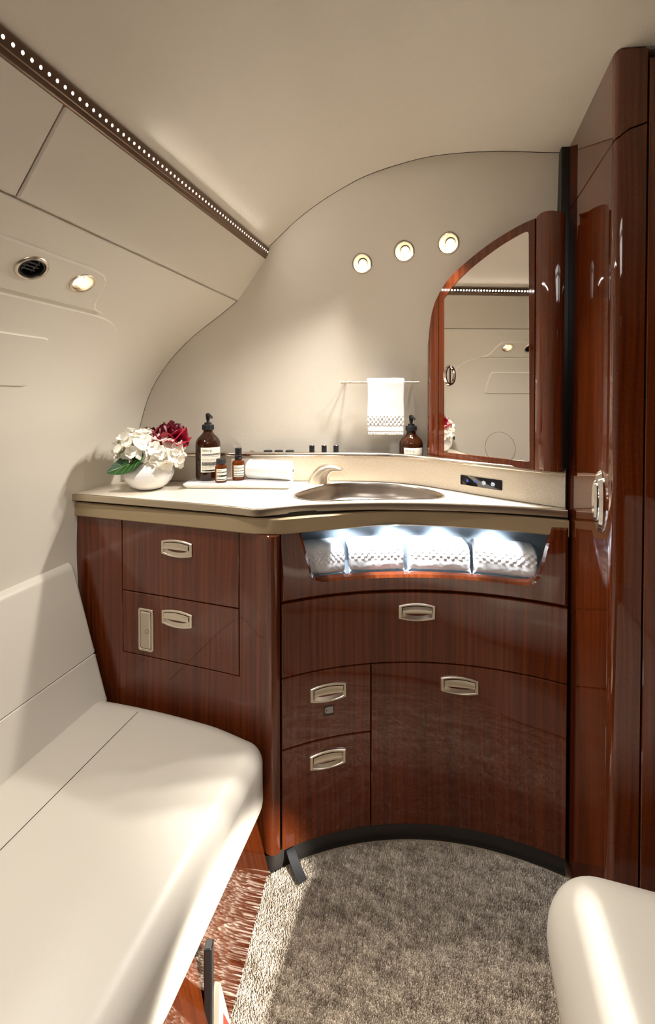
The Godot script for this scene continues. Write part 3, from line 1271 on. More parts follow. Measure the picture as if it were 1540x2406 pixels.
	plate(m, ol, [], lip, 0.024, 0.006, 0.012)
	part("niche_surround", m, wood, t)
	# inside of the niche: back, floor, roof
	m = MB.new()
	var from := m.grid(30, 1, func(a: float, w: float) -> Vector3: return fm.call(Vector2(0.02 + (e - 0.03) * a, 0.66 + 0.153 * w), -0.12))
	m.face_to(from, V(0, 0.75, 0))
	from = m.grid(30, 1, func(a: float, w: float) -> Vector3: return fm.call(Vector2(0.02 + (e - 0.03) * a, 0.683), -0.02 - 0.10 * w))
	m.face_to(from, V(0, 2, 0.9))
	from = m.grid(30, 1, func(a: float, w: float) -> Vector3: return fm.call(Vector2(0.02 + (e - 0.03) * a, 0.8125), -0.005 - 0.115 * w))
	m.face_to(from, V(0, 0, 0.9))
	for s in [u.call(-0.345), u.call(0.235)]:
		from = m.grid(1, 1, func(a: float, w: float) -> Vector3: return fm.call(Vector2(s, 0.66 + 0.153 * a), -0.02 - 0.10 * w))
		m.face_to(from, V(-0.05, 0.75, 1.05))
	part("niche_lining", m, mats.niche_grey, t)
	# dark carcass behind the joints
	m = MB.new()
	from = m.grid(60, 1, func(a: float, w: float) -> Vector3: return fm.call(Vector2(e * a, 0.02 + 0.66 * w), -0.0155))
	m.face_to(from, V(0, 0.5, 0))
	from = m.grid(60, 1, func(a: float, w: float) -> Vector3: return lm.call(Vector2(le * a, 0.02 + 0.79 * w), -0.0155))
	m.face_to(from, V(0, 0.5, 0))
	part("carcass", m, mats.black_gap, t)
	# toe kick
	m = MB.new()
	var tp := Plan.new(left_plan.pts.slice(maxi(0, left_plan.pts.size() - 120)) + face_plan.pts, false)
	from = m.grid(120, 2, func(a: float, w: float) -> Vector3: return tp.wall().call(Vector2(tp.length() * a, 0.046 * w), -0.004 if w < 0.9 else -0.0155))
	m.face_to(from, V(0, 0.1, 0))
	part("toe_kick", m, mats.toe_kick_black, t)
	# painted fascia under the counter
	var fp := Plan.new([Vector2(-1.04, 0.8935), Vector2(-0.80, 0.8935), Vector2(-0.60, 0.893), Vector2(-0.50, 0.8905), Vector2(-0.46, 0.8905), Vector2(-0.43, 0.893), Vector2(-0.40, 0.8985), Vector2(-0.372, 0.911), Vector2(-0.335, 0.936), Vector2(-0.30, 0.958), Vector2(-0.16, 1.043), Vector2(-0.057, 1.071), Vector2(0.047, 1.084), Vector2(0.147, 1.0865), Vector2(0.2705, 1.079)])
	m = MB.new()
	m.sweep(fp.ring(0.8265), [Vector2(-0.03, -0.0195), Vector2(-0.003, -0.0195), Vector2(0, -0.0165), Vector2(0, 0.0165), Vector2(-0.003, 0.0195), Vector2(-0.03, 0.0195)])
	part("fascia", m, mats.bronze_paint, t)
	m = MB.new()
	m.sweep(fp.ring(0.85, -0.012), [Vector2(-0.01, -0.006), Vector2(0, -0.006), Vector2(0, 0.006), Vector2(-0.01, 0.006)])
	part("shadow_gap", m, mats.black_gap, t)
	# four strip lamps under the niche roof
	for k in 4:
		var x: float = [-0.235, -0.125, -0.01, 0.115][k]
		var q: Vector3 = fm.call(Vector2(u.call(x), 0.8075), -0.085)
		m = MB.new()
		m.lathe([Vector2(0, 0.004), Vector2(0.006, 0.004), Vector2(0.006, 0), Vector2(0.0045, -0.0015), Vector2(0, -0.002)], 16, Transform3D(Basis(), q))
		part("niche_light", m, mats.niche_glow, t)
		var qf: Vector3 = fm.call(Vector2(u.call(x), 0.8095), -0.010)
		spot("niche_front_lamp", qf, qf + Vector3(0, -0.1, -0.05), 46, Color(0.93, 0.96, 1.0), 0.19, 0.006, 0.3)
		spot("niche_lamp", q + Vector3(0, -0.004, 0), q + Vector3(0, -0.1, -0.01), 48, Color(0.85, 0.92, 1.0), 0.026, 0.006, 0.3)
	# folded towels in the niche
	var src := niche_towel()
	var xs := [-0.2855, -0.1665, -0.0175, 0.1365]
	var wide := [0.78, 1.03, 1.125, 1.07]
	var lab := ["leftmost folded white towel in the lit niche of the vanity", "second folded white towel from the left in the lit niche", "third folded white towel from the left in the lit niche", "rightmost folded white towel in the lit niche of the vanity"]
	for k in 4:
		var a := face_plan.at(u.call(xs[k])) + face_plan.out(u.call(xs[k])) * -0.024
		var ou := face_plan.out(u.call(xs[k]))
		var at := V(a.x, 0.684, a.y)
		var turn := atan2(ou.x, -ou.y)
		if k == 0:
			src.position = at
			src.rotation.y = turn
			src.set_meta("label", lab[0])
		else:
			copy_of(src, "folded_towel", lab[k], at, turn).scale.x = wide[k]
	src.scale.x = wide[0]


func ring_on(m: MB, map: Callable, c: Vector2, r: float, w: float) -> void:
	var path := []
	for k in 20:
		path.append(map.call(c + Vector2(cos(TAU * k / 20), sin(TAU * k / 20)) * r, 0.0))
	m.tube(path, w / 2, 6, true)


# front edge at the origin, the towel lies behind it (towards -z); checked band woven into the front
func niche_towel() -> Node3D:
	var t := thing("folded_towel", "folded white towel", "towel", Vector3.ZERO, "folded towels in the niche")
	var m := MB.new()
	var w := 0.1415
	var hh := 0.068
	var r := 0.026
	var prof := Plan.new([Vector2(-0.08, hh), Vector2(-r - 0.02, hh + 0.002), Vector2(-r, hh + 0.001), Vector2(-r * 0.45, hh - 0.005), Vector2(-r * 0.12, hh - 0.019), Vector2(0, hh * 0.6), Vector2(0.001, hh * 0.3), Vector2(-0.003, 0.008), Vector2(-0.012, 0.001)])
	var e := prof.length()
	var nz := noise(77, 60.0)
	var from := m.grid(84, 90, func(a: float, b: float) -> Vector3:
		var s := a * e
		var q := prof.at(s)
		var tt := (prof.at(s + 0.003) - prof.at(s - 0.003)).normalized()
		var nrm := Vector2(-tt.y, tt.x)
		if nrm.x < 0 and absf(nrm.x) > absf(nrm.y):
			nrm = -nrm
		if absf(nrm.y) >= absf(nrm.x) and nrm.y < 0:
			nrm = -nrm
		var x := (b - 0.5) * w
		var edge := minf(1.0, minf(b, 1 - b) * w / 0.012)
		var ed := sqrt(1 - (1 - edge) * (1 - edge))
		var dsp := nz.get_noise_2d(x, s) * 0.0007
		var band := (s - (e - 0.068)) / 0.030
		if band > 0 and band < 1:
			var cell := sin(x / w * PI * 17) * sin(band * PI * 4)
			dsp += clampf(cell * 3, -1, 1) * 0.0016 * (1.0 if absf(band - 0.5) < 0.5 else 0.0)
		var inward := (1 - ed) * 0.012
		q += nrm * (dsp - inward)
		return Vector3(x, q.y, q.x))
	m.face_to(from, Vector3(0, 1, 1))
	# ends
	part("terry", m, mats.white_terry, t)
	return t


# ---------------------------------------------------------------- counter, basin, ledge

var front_plan: Plan
var back_plan: Plan
var ledge_plan: Plan


func closed_curve(ctrl: Array, n := 6) -> PackedVector2Array:
	var o := PackedVector2Array()
	var c := ctrl.size()
	for k in c:
		for j in n:
			o.append((ctrl[k] as Vector2).cubic_interpolate(ctrl[(k + 1) % c], ctrl[(k + c - 1) % c], ctrl[(k + 2) % c], float(j) / n))
	return o


func build_counter() -> void:
	front_plan = Plan.new([Vector2(-1.04, 0.884), Vector2(-0.81, 0.887), Vector2(-0.555, 0.888), Vector2(-0.475, 0.8835), Vector2(-0.4376, 0.8835), Vector2(-0.402, 0.902), Vector2(-0.3233, 0.9595), Vector2(-0.184, 1.0205), Vector2(-0.041, 1.0585), Vector2(0.0994, 1.077), Vector2(0.189, 1.0825), Vector2(0.268, 1.081)])
	back_plan = Plan.new([Vector2(-1.04, 1.050), Vector2(-0.8396, 1.114), Vector2(-0.66, 1.167), Vector2(-0.4842, 1.2157), Vector2(-0.34, 1.258), Vector2(-0.25, 1.2785), Vector2(-0.173, 1.286), Vector2(-0.09, 1.272), Vector2(-0.009, 1.2345), Vector2(0.08, 1.185), Vector2(0.1536, 1.147), Vector2(0.22, 1.120), Vector2(0.2675, 1.102)])
	ledge_plan = Plan.new([Vector2(-1.04, 1.040), Vector2(-0.8396, 1.106), Vector2(-0.66, 1.160), Vector2(-0.4842, 1.2095), Vector2(-0.34, 1.251), Vector2(-0.25, 1.269), Vector2(-0.173, 1.273), Vector2(-0.09, 1.255), Vector2(-0.009, 1.2165), Vector2(0.08, 1.169), Vector2(0.1536, 1.134), Vector2(0.22, 1.107), Vector2(0.2655, 1.090)])
	var sink := closed_curve([Vector2(-0.402, 1.05), Vector2(-0.385, 1.015), Vector2(-0.345, 0.998), Vector2(-0.29, 1.006), Vector2(-0.196, 1.05), Vector2(-0.09, 1.085), Vector2(-0.035, 1.105), Vector2(-0.012, 1.135), Vector2(-0.02, 1.175), Vector2(-0.065, 1.222), Vector2(-0.145, 1.255), Vector2(-0.24, 1.256), Vector2(-0.312, 1.232), Vector2(-0.357, 1.185), Vector2(-0.39, 1.11)])
	var t := thing("vanity_counter", "speckled pale stone countertop with a brushed metal front edge, curving in towards the basin", "countertop", V(-0.35, 0.852, 1.05))
	var o := PackedVector2Array()
	for q in front_plan.ring(0.0, -0.001, 0.0, -1.0, 0.02):
		o.append(Vector2(q.x, -q.z))
	var back := back_plan.ring(0.0, 0.0, 0.0, -1.0, 0.02)
	for k in range(back.size() - 1, -1, -1):
		o.append(Vector2(back[k].x, -back[k].z + 0.004))
	var top := func(q: Vector2, off: float) -> Vector3: return V(q.x, 0.870 + off, q.y)
	var m := MB.new()
	plate(m, o, [sink], top, 0.016, 0.0006, 0.02)
	part("counter_top", m, mats.speckled_counter, t)
	m = MB.new()
	m.sweep(front_plan.ring(0.861), [Vector2(-0.012, -0.0085), Vector2(-0.001, -0.0085), Vector2(0.0006, -0.007), Vector2(0.001, 0.0), Vector2(0.0006, 0.0075), Vector2(-0.001, 0.0094), Vector2(-0.003, 0.0096), Vector2(-0.012, 0.0085)])
	part("edge_band", m, mats.satin_steel, t)
	# basin
	t = thing("sink_basin", "brushed steel basin let into the countertop, rounded triangular outline", "sink", V(-0.2, 0.82, 1.12))
	m = MB.new()
	var c := Vector2(-0.20, 1.125)
	var lev := [[1.012, 0.0003], [1.010, 0.0018], [1.0, 0.0026], [0.985, 0.0022], [0.972, -0.001], [0.962, -0.010], [0.945, -0.026], [0.915, -0.040], [0.86, -0.048], [0.70, -0.052], [0.35, -0.054], [0.06, -0.0545]]
	var ns := sink.size()
	var from := m.grid(lev.size() - 1, ns, func(u: float, w: float) -> Vector3:
		var l: Array = lev[roundi(u * (lev.size() - 1))]
		var q: Vector2 = c + (sink[roundi(w * ns) % ns] - c) * l[0]
		return V(q.x, 0.870 + l[1], q.y))
	m.face_to(from, V(-0.2, 2.0, 1.1))
	part("basin", m, mats.basin_steel, t)
	m = MB.new()
	m.lathe([Vector2(0, 0.002), Vector2(0.012, 0.002), Vector2(0.016, 0.003), Vector2(0.019, 0.0015), Vector2(0.019, -0.001), Vector2(0, -0.001)], 24, Transform3D(Basis(), V(c.x, 0.8165, c.y)))
	part("drain", m, mats.polished_chrome, t)
	# splashback with its metal-trimmed ledge
	t = thing("splashback", "low curved stone splashback with a bright metal trim along its top, behind the basin", "splashback", V(-0.2, 0.87, 1.27))
	m = MB.new()
	var be := back_plan.length()
	plate(m, box2(0.0, 0.866, be, 0.9535), [], back_plan.wall(), 0.012, 0.0004, 0.012)
	part("stone_upstand", m, mats.speckled_counter, t)
	m = MB.new()
	m.sweep(ledge_plan.ring(0.957), [Vector2(-0.026, -0.0075), Vector2(0.0, -0.0075), Vector2(0.0022, -0.006), Vector2(0.0036, -0.002), Vector2(0.0030, 0.0022), Vector2(0.001, 0.0048), Vector2(-0.003, 0.006), Vector2(-0.026, 0.0055)])
	part("ledge_trim", m, mats.trim_metal, t)
	m = MB.new()
	from = m.grid(60, 1, func(u: float, w: float) -> Vector3:
		var a := back_plan.at(u * be)
		return V(a.x, 0.871, a.y - 0.004 + 0.2 * w))
	m.face_to(from, V(0, 3, 1.2))
	from = m.grid(60, 1, func(u: float, w: float) -> Vector3:
		var a := back_plan.at(u * be) + back_plan.out(u * be) * -0.012
		return V(a.x, 0.868 + 0.087 * w, a.y))
	m.face_to(from, V(0, 0.92, 9))
	part("ledge_floor", m, mats.toe_kick_black, t)
	# touch panel
	var u0 := back_plan.u_at(0.0325)
	var u1 := back_plan.u_at(0.1345)
	var w := back_plan.wall()
	var uc := (u0 + u1) / 2
	var hc := 0.9055
	var half := (u1 - u0) / 2
	t = thing("touch_panel", "small black glass touch panel with blue and white lit symbols on the splashback", "control panel", w.call(Vector2(uc, hc), 0.0))
	m = MB.new()
	plate(m, box2(-half, -0.0135, half, 0.0135, 0.0025), [], func(q: Vector2, off: float) -> Vector3: return w.call(Vector2(uc, hc) + q, off + 0.0022), 0.003, 0.0008, 0.01)
	part("glass_face", m, mats.black_glass, t)
	var ic := func(q: Vector2, off: float) -> Vector3: return w.call(Vector2(uc, hc) + q, off + 0.0025)
	for k in 2:
		m = MB.new()
		var cx := Vector2(half * (0.17 if k == 0 else 0.59), 0.0)
		plate(m, disc(cx, 0.0031, -1, 20), [disc(cx, 0.0017, -1, 14)], ic, 0.0002, 0.00005, 0.002)
		for j in 8:
			var a := TAU * j / 8
			var d := Vector2(cos(a), sin(a))
			var s := Vector2(-d.y, d.x) * 0.00075
			plate(m, PackedVector2Array([cx + d * 0.0034 - s, cx + d * 0.0058 - s, cx + d * 0.0058 + s, cx + d * 0.0034 + s]), [], ic, 0.0002, 0.00005, 0.003)
		part("light_symbol", m, mats.icon_white, t, "white sun symbol")
	m = MB.new()
	plate(m, drop(Vector2(-half * 0.63, -0.001), 0.0034), [], ic, 0.0002, 0.00005, 0.002)
	part("water_symbol", m, mats.icon_blue, t, "blue water drop symbol")
	m = MB.new()
	for k in 3:
		plate(m, drop(Vector2(-half * 0.23 + (k - 1) * 0.0034, 0.0012 if k == 1 else -0.0004), 0.0019), [], ic, 0.0002, 0.00005, 0.002)
	part("spray_symbol", m, mats.icon_blue, t, "blue symbol of three drops")


func drop(c: Vector2, r: float) -> PackedVector2Array:
	var o := PackedVector2Array()
	for k in 20:
		var a := -PI * 0.5 + TAU * k / 20
		var q := Vector2(cos(a), sin(a)) * r
		if q.y > 0:
			q = Vector2(q.x * (1 - q.y / r * 0.75), q.y * 1.7)
		o.append(c + q)
	return o


# ---------------------------------------------------------------- mirror cabinet

func build_mirror_cabinet() -> void:
	var a := deg_to_rad(35.2)
	var ex := Vector3(cos(a), 0, sin(a))
	var face := flat(V(-0.034, 0, 1.265), ex, Vector3.UP)
	var t := thing("mirror_cabinet", "glossy mahogany cabinet with an arched mirror door, standing on the ledge at the right", "cabinet", V(0.1, 0.957, 1.2))
	var wood: Material = mats.mahogany_veneer
	var tp := Plan.new([Vector2(0.0039, 1.4406), Vector2(0.0318, 1.4718), Vector2(0.0739, 1.4990), Vector2(0.1267, 1.5250), Vector2(0.1757, 1.5440), Vector2(0.2216, 1.5570), Vector2(0.2541, 1.5635), Vector2(0.2830, 1.5663)])
	var o := PackedVector2Array([Vector2(0.0048, 0.9565), Vector2(0.2862, 0.9580)])
	for k in 25:
		o.append(tp.at(tp.length() * (1 - k / 24.0)))
	# mirror opening
	var gt := Plan.new([Vector2(0.0233, 1.4215), Vector2(0.0603, 1.4558), Vector2(0.101, 1.4825), Vector2(0.1519, 1.5072), Vector2(0.1992, 1.5258), Vector2(0.2435, 1.5378), Vector2(0.2612, 1.5405)])
	var g := PackedVector2Array([Vector2(0.0250, 0.9755), Vector2(0.2715, 0.9775), Vector2(0.2735, 0.9795), Vector2(0.2672, 1.533), Vector2(0.2655, 1.5385)])
	for k in 21:
		g.append(gt.at(gt.length() * (1 - k / 20.0)))
	var m := MB.new()
	plate(m, o, [g], face, 0.018, 0.0012, 0.03, Vector2.ONE, true)
	var door := part("mirror_door", m, wood, t)
	m = MB.new()
	plate(m, g, [], func(q: Vector2, off: float) -> Vector3: return face.call(q, off - 0.0012), 0.003, 0.0, 0.03)
	part("mirror", m, mats.mirror_glass, door)
	# inset round shaving mirror
	m = MB.new()
	ring_on(m, func(q: Vector2, off: float) -> Vector3: return face.call(q, off - 0.0012), Vector2(0.1965, 1.0035), 0.0415, 0.0009)
	part("round_mirror_edge", m, mats.joint_shadow, door)
	# pull at the left edge: plate and half ring
	m = MB.new()
	plate(m, box2(0.0350, 1.168, 0.0455, 1.229, 0.001, 2), [], func(q: Vector2, off: float) -> Vector3: return face.call(q, off + 0.002), 0.004, 0.0012, 0.006)
	var path := []
	for k in 17:
		var b := -PI / 2 + PI * k / 16
		path.append(face.call(Vector2(0.0430, 1.1985 + 0.025 * sin(b)), 0.001 + 0.020 * cos(b)))
	m.sweep(path, [Vector2(-0.0025, -0.004), Vector2(0.0025, -0.004), Vector2(0.0025, 0.004), Vector2(-0.0025, 0.004)], ex)
	part("door_pull", m, mats.polished_chrome, door, "chrome half ring pull")
	# body behind the door
	m = MB.new()
	plate(m, inset(o, 0.002), [], func(q: Vector2, off: float) -> Vector3: return face.call(q, off - 0.02), 0.15, 0.001, 0.03)
	part("cabinet_body", m, wood, t)
	# rounded left post
	var lp := Plan.new([Vector2(-0.0635, 1.40), Vector2(-0.0640, 1.315), Vector2(-0.0625, 1.297), Vector2(-0.0580, 1.285), Vector2(-0.0500, 1.2765), Vector2(-0.0410, 1.2700), Vector2(-0.0315, 1.2640)])
	var e := lp.length()
	m = MB.new()
	ruled(m, lp, 0.0, e, [Vector2(0, 0.9565), Vector2(1, 0.9565)], [Vector2(0, 1.290), Vector2(e - 0.048, 1.298), Vector2(e - 0.039, 1.310), Vector2(e - 0.032, 1.347), Vector2(e - 0.022, 1.391), Vector2(e - 0.010, 1.4210), Vector2(e, 1.4365)], 0.02)
	part("left_post", m, wood, t)
	# bowed right column
	var rp := Plan.new([Vector2(0.2000, 1.1010), Vector2(0.2070, 1.0880), Vector2(0.2165, 1.0770), Vector2(0.2290, 1.0685), Vector2(0.2410, 1.0650), Vector2(0.2490, 1.0660), Vector2(0.2545, 1.0705)])
	e = rp.length()
	m = MB.new()
	ruled(m, rp, 0.0, e, [Vector2(0, 0.9580), Vector2(e, 0.9630)], [Vector2(0, 1.5680), Vector2(e * 0.2, 1.571), Vector2(e * 0.4, 1.570), Vector2(e * 0.6, 1.566), Vector2(e * 0.8, 1.560), Vector2(e, 1.553)], 0.06)
	part("right_column", m, wood, t)


# ---------------------------------------------------------------- bench

func build_bench() -> void:
	var t := thing("bench_seat", "long ivory leather bench along the left wall, with seat cushion and back rest", "bench", V(-0.62, 0, 0.3))
	# seat cushion, ends against the vanity
	var m := MB.new()
	var size := Vector3(0.50, 0.145, 1.62)
	var at := V(-0.6535, 0.2655, 0.070)
	m.rbox(size, 0.042, 0.022, Transform3D(Basis(), at), func(p: Vector3, d: Vector3) -> float:
		var k := 0.0
		if d.y > 0.1:
			k += d.y * (0.010 * (1 - pow(absf(p.x) / 0.25, 2.0)) + 0.004)
			k -= d.y * 0.010 * smoothstep(0.10, 0.24, p.x)
		if d.y < 0:
			k += 0.014 * pow(minf(absf(d.x), absf(d.y)) * 1.414, 2.0)
		return k)
	part("seat_cushion", m, mats.smooth_ivory_leather, t)
	m = MB.new()
	m.tube([V(-0.7405, 0.3512, 0.842), V(-0.7405, 0.3516, 0.80), V(-0.7405, 0.3516, 0.2), V(-0.7405, 0.3516, -0.6)], 0.0006, 5)
	part("stitched_seam", m, mats.joint_shadow, t)
	# back rest: two panels, leaning on the side wall
	var d := Vector3(-0.9895 + 0.8720, 0.690 - 0.325, 0)
	var turn := Basis(Vector3.BACK, atan2(-d.x, d.y))
	var len := d.length()
	var lean := d.normalized()
	var across := Vector3(lean.y, -lean.x, 0)
	for k in 2:
		m = MB.new()
		var h0 := 0.0 if k == 0 else 0.1302
		var h1 := 0.1295 if k == 0 else len + 0.004
		var rt := 0.003 if k == 0 else 0.030
		var pr := PackedVector2Array()
		for j in 7:
			var b := PI / 2 * j / 6
			pr.append(Vector2(-rt + rt * cos(b), h1 - rt + rt * sin(b)))
		for j in 7:
			var b := PI / 2 + PI / 2 * j / 6
			pr.append(Vector2(-0.05 + minf(rt, 0.016) + minf(rt, 0.016) * cos(b), h1 - minf(rt, 0.016) + minf(rt, 0.016) * sin(b)))
		pr.append(Vector2(-0.05, h0))
		pr.append(Vector2(-0.003, h0))
		pr.append(Vector2(-0.0008, h0 + 0.0008))
		pr.append(Vector2(0, h0 + 0.003))
		var dz := [[0.882, 0.010], [0.8815, 0.006], [0.8795, 0.0028], [0.876, 0.0008], [0.872, 0.0], [0.5, 0.0], [-0.75, 0.0]]
		var np := pr.size()
		var from := m.grid(dz.size() - 1, np, func(u: float, w: float) -> Vector3:
			var e: Array = dz[roundi(u * (dz.size() - 1))]
			var q: Vector2 = inset(pr, e[1])[roundi(w * np) % np]
			return V(-0.8700, 0.325, e[0]) + across * q.x + lean * q.y)
		m.close(from)
		var cap := inset(pr, 0.010)
		var tri := Geometry2D.triangulate_polygon(cap)
		var b0 := m.v.size()
		for q in cap:
			m.p(V(-0.8700, 0.325, 0.882) + across * q.x + lean * q.y)
		for j in range(0, tri.size(), 3):
			m.tri_to(b0 + tri[j], b0 + tri[j + 1], b0 + tri[j + 2], V(0, 0, 1))
		part("back_rest_panel", m, mats.smooth_ivory_leather, t)
	# glossy base
	var bp := Plan.new([Vector2(-0.4054, 0.888), Vector2(-0.3347, 0.38), Vector2(-0.3347, -0.7)], false)
	var bw2 := bp.wall()
	var base := func(q: Vector2, off: float) -> Vector3:
		return bw2.call(q, -off + clampf(q.y / 0.2, 0, 1) * 0.052)
	m = MB.new()
	plate(m, box2(0, 0, bp.length(), 0.21), [], base, 0.018, 0.001, 0.03)
	part("base_panel", m, mats.mahogany_veneer, t)
	# upright dark bar handle on the base
	m = MB.new()
	m.rbox(Vector3(0.014, 0.150, 0.016), 0.003, 0.1, Transform3D(Basis(Vector3.UP, 0.3), V(-0.3875, 0.130, 0.602)))
	part("bar_handle", m, mats.black_plastic, t, "dark upright bar")
	var ub := 0.0
	ub = (0.888 - 0.648) * bp.cum[1] / (0.888 - 0.38)
	var pm := func(q: Vector2, off: float) -> Vector3: return base.call(Vector2(ub, 0.0) + q, off + 0.0006)
	m = MB.new()
	plate(m, PackedVector2Array([Vector2(0.0, 0.0), Vector2(0.055, 0.0), Vector2(0.036, 0.030), Vector2(0.020, 0.054), Vector2(0.008, 0.071), Vector2(0.001, 0.078)]), [], pm, 0.0006, 0.0002, 0.01)
	part("placard", m, mats.placard_cream, t, "small cream placard with a red mark")
	m = MB.new()
	plate(m, PackedVector2Array([Vector2(0.004, 0.008), Vector2(0.034, 0.008), Vector2(0.012, 0.040)]), [], func(q: Vector2, off: float) -> Vector3: return pm.call(q, off + 0.0005), 0.0004, 0.0001, 0.01)
	part("placard_mark", m, mats.placard_red, t, "red mark")
	# facing seat, only its near corner is in view
	t = thing("facing_seat", "corner of an ivory leather seat at the lower right edge, facing the vanity", "seat", V(0.36, 0, 0.3))
	m = MB.new()
	m.rbox(Vector3(0.47, 0.165, 0.76), 0.080, 0.02, Transform3D(Basis(Vector3.UP, 0.0), V(0.374, 0.350, 0.342)), func(p: Vector3, q: Vector3) -> float:
		return 0.006 * q.y * (1 - pow(absf(p.x) / 0.235, 2.0)))
	part("seat_cushion", m, mats.smooth_ivory_leather, t)
	m = MB.new()
	m.rbox(Vector3(0.09, 0.545, 0.72), 0.012, 0.05, Transform3D(Basis(), V(0.645, 0.5105, 0.29)))
	part("back_rest", m, mats.smooth_ivory_leather, t)
	m = MB.new()
	m.rbox(Vector3(0.40, 0.28, 0.66), 0.02, 0.1, Transform3D(Basis(), V(0.385, 0.142, 0.30)))
	part("seat_base", m, mats.smooth_ivory_leather, t)


# ---------------------------------------------------------------- things on the counter

func text_on(m: MB, s: String, size: float, map: Callable, serif := false, left := true, bold := false) -> void:
	var tm := TextMesh.new()
	var f := SystemFont.new()
	f.font_names = PackedStringArray(["Droid Serif" if serif else "Droid Sans"])
	f.font_weight = 700 if bold else 400
	tm.font = f
	tm.text = s
	tm.font_size = 32
	tm.pixel_size = size / 32.0
	tm.depth = 0.0
	tm.curve_step = 2.0
	tm.horizontal_alignment = HORIZONTAL_ALIGNMENT_LEFT if left else HORIZONTAL_ALIGNMENT_CENTER
	tm.vertical_alignment = VERTICAL_ALIGNMENT_CENTER
	var from := m.i.size()
	m.add_mesh(tm.get_mesh_arrays(), func(p: Vector3) -> Vector3: return map.call(Vector2(p.x, p.y), 0.0))
	m.face_to(from, map.call(Vector2.ZERO, 0.2))


# a paper label round a bottle of radius r; lines: [height above the label's foot, size, text, style]
func bottle_label(t: Node3D, xf: Transform3D, r: float, y0: float, h: float, wide: float, lines: Array) -> void:
	var map := func(q: Vector2, off: float) -> Vector3:
		var a := q.x / r
		return xf * Vector3((r + off) * sin(a), q.y, (r + off) * cos(a))
	var m := MB.new()
	plate(m, box2(-wide / 2, y0, wide / 2, y0 + h, 0.0008, 2), [], func(q: Vector2, off: float) -> Vector3: return map.call(q, off + 0.0003), 0.0003, 0.0001, 0.003)
	var lab := part("label", m, mats.paper_label, t)
	m = MB.new()
	var wm := MB.new()
	for l in lines:
		var y: float = y0 + l[0]
		var x: float = -wide / 2 + wide * 0.045
		if l[3] == "bar":
			plate(m, box2(x, y - l[1] * 0.62, wide / 2 - wide * 0.03, y + l[1] * 0.62), [], func(q: Vector2, off: float) -> Vector3: return map.call(q, off + 0.0005), 0.0002, 0.00005, 0.003)
			if l[2]:
				text_on(wm, l[2], l[1], func(q: Vector2, _o: float) -> Vector3: return map.call(q + Vector2(x + wide * 0.012, y), 0.0007 + _o))
		else:
			text_on(m, l[2], l[1], func(q: Vector2, _o: float) -> Vector3: return map.call(q + Vector2(x, y), 0.0005 + _o), l[3] == "name")
	part("print", m, mats.ink, lab)
	if wm.v.size():
		part("reversed_print", wm, mats.paper_label, lab)


func pump_bottle(called: String, label: String, at: Vector3, turn: float) -> Node3D:
	var t := thing(called, label, "bottle", at)
	var xf := Transform3D(Basis(Vector3.UP, turn), at)
	var m := MB.new()
	m.lathe([Vector2(0, 0.0), Vector2(0.030, 0.0), Vector2(0.0345, 0.002), Vector2(0.0365, 0.006), Vector2(0.0372, 0.012), Vector2(0.0372, 0.1085), Vector2(0.0364, 0.114), Vector2(0.0340, 0.1205), Vector2(0.0300, 0.1265), Vector2(0.0240, 0.1330), Vector2(0.0185, 0.1385), Vector2(0.0155, 0.1425), Vector2(0.0140, 0.1465), Vector2(0.0137, 0.156), Vector2(0, 0.156)], 48, xf)
	part("glass", m, mats.amber_glass, t)
	m = MB.new()
	m.lathe([Vector2(0, 0.151), Vector2(0.0168, 0.151), Vector2(0.0172, 0.152), Vector2(0.0172, 0.1655), Vector2(0.0162, 0.167), Vector2(0.0110, 0.1675), Vector2(0.0108, 0.173), Vector2(0.0100, 0.1735), Vector2(0.0045, 0.174), Vector2(0.0045, 0.182), Vector2(0, 0.182)], 32, xf)
	for k in 32:
		var a := TAU * k / 32
		m.rbox(Vector3(0.0012, 0.012, 0.0012), 0.0004, 0.02, xf * Transform3D(Basis(Vector3.UP, a), Vector3(0.0172 * sin(a), 0.1585, 0.0172 * cos(a))))
	part("collar", m, mats.black_matte, t)
	m = MB.new()
	m.lathe([Vector2(0, 0.181), Vector2(0.0060, 0.1815), Vector2(0.0066, 0.190), Vector2(0.0072, 0.196), Vector2(0.0066, 0.1995), Vector2(0.004, 0.2015), Vector2(0, 0.202)], 24, xf)
	var path := []
	for k in 9:
		var b := k / 8.0
		path.append(xf * Vector3(0, 0.1955 - 0.006 * b * b, 0.004 + 0.030 * b))
	m.tube(path, 0.0042, 10)
	part("pump", m, mats.black_plastic, t)
	bottle_label(t, xf, 0.0372, 0.0265, 0.0735, 0.068, [
		[0.0650, 0.0105, "Aēsop.", "name"],
		[0.0525, 0.0040, "Resurrection Aromatique Hand Wash", "bar"],
		[0.0465, 0.0036, "Gel Lavant Résurrection Aromatique", "text"],
		[0.0390, 0.0034, "Mandarin Rind · Rosemary Leaf · Cedar Atlas", "text"],
		[0.0345, 0.0034, "Ecorce de Mandarine · Feuille de Romarin", "text"],
		[0.0285, 0.0030, "A gentle, cleansing gel formulated to", "bar"],
		[0.0248, 0.0030, "cleanse without drying. This gel", "bar"],
		[0.0211, 0.0030, "contains aromatic botanicals", "bar"],
		[0.0165, 0.0028, "Gel lavant aromatique pour les mains,", "text"],
		[0.0132, 0.0028, "douce pour la peau", "text"],
		[0.0100, 0.0028, "et les sens", "text"],
		[0.0050, 0.0030, "500 mL", "bar"]])
	return t


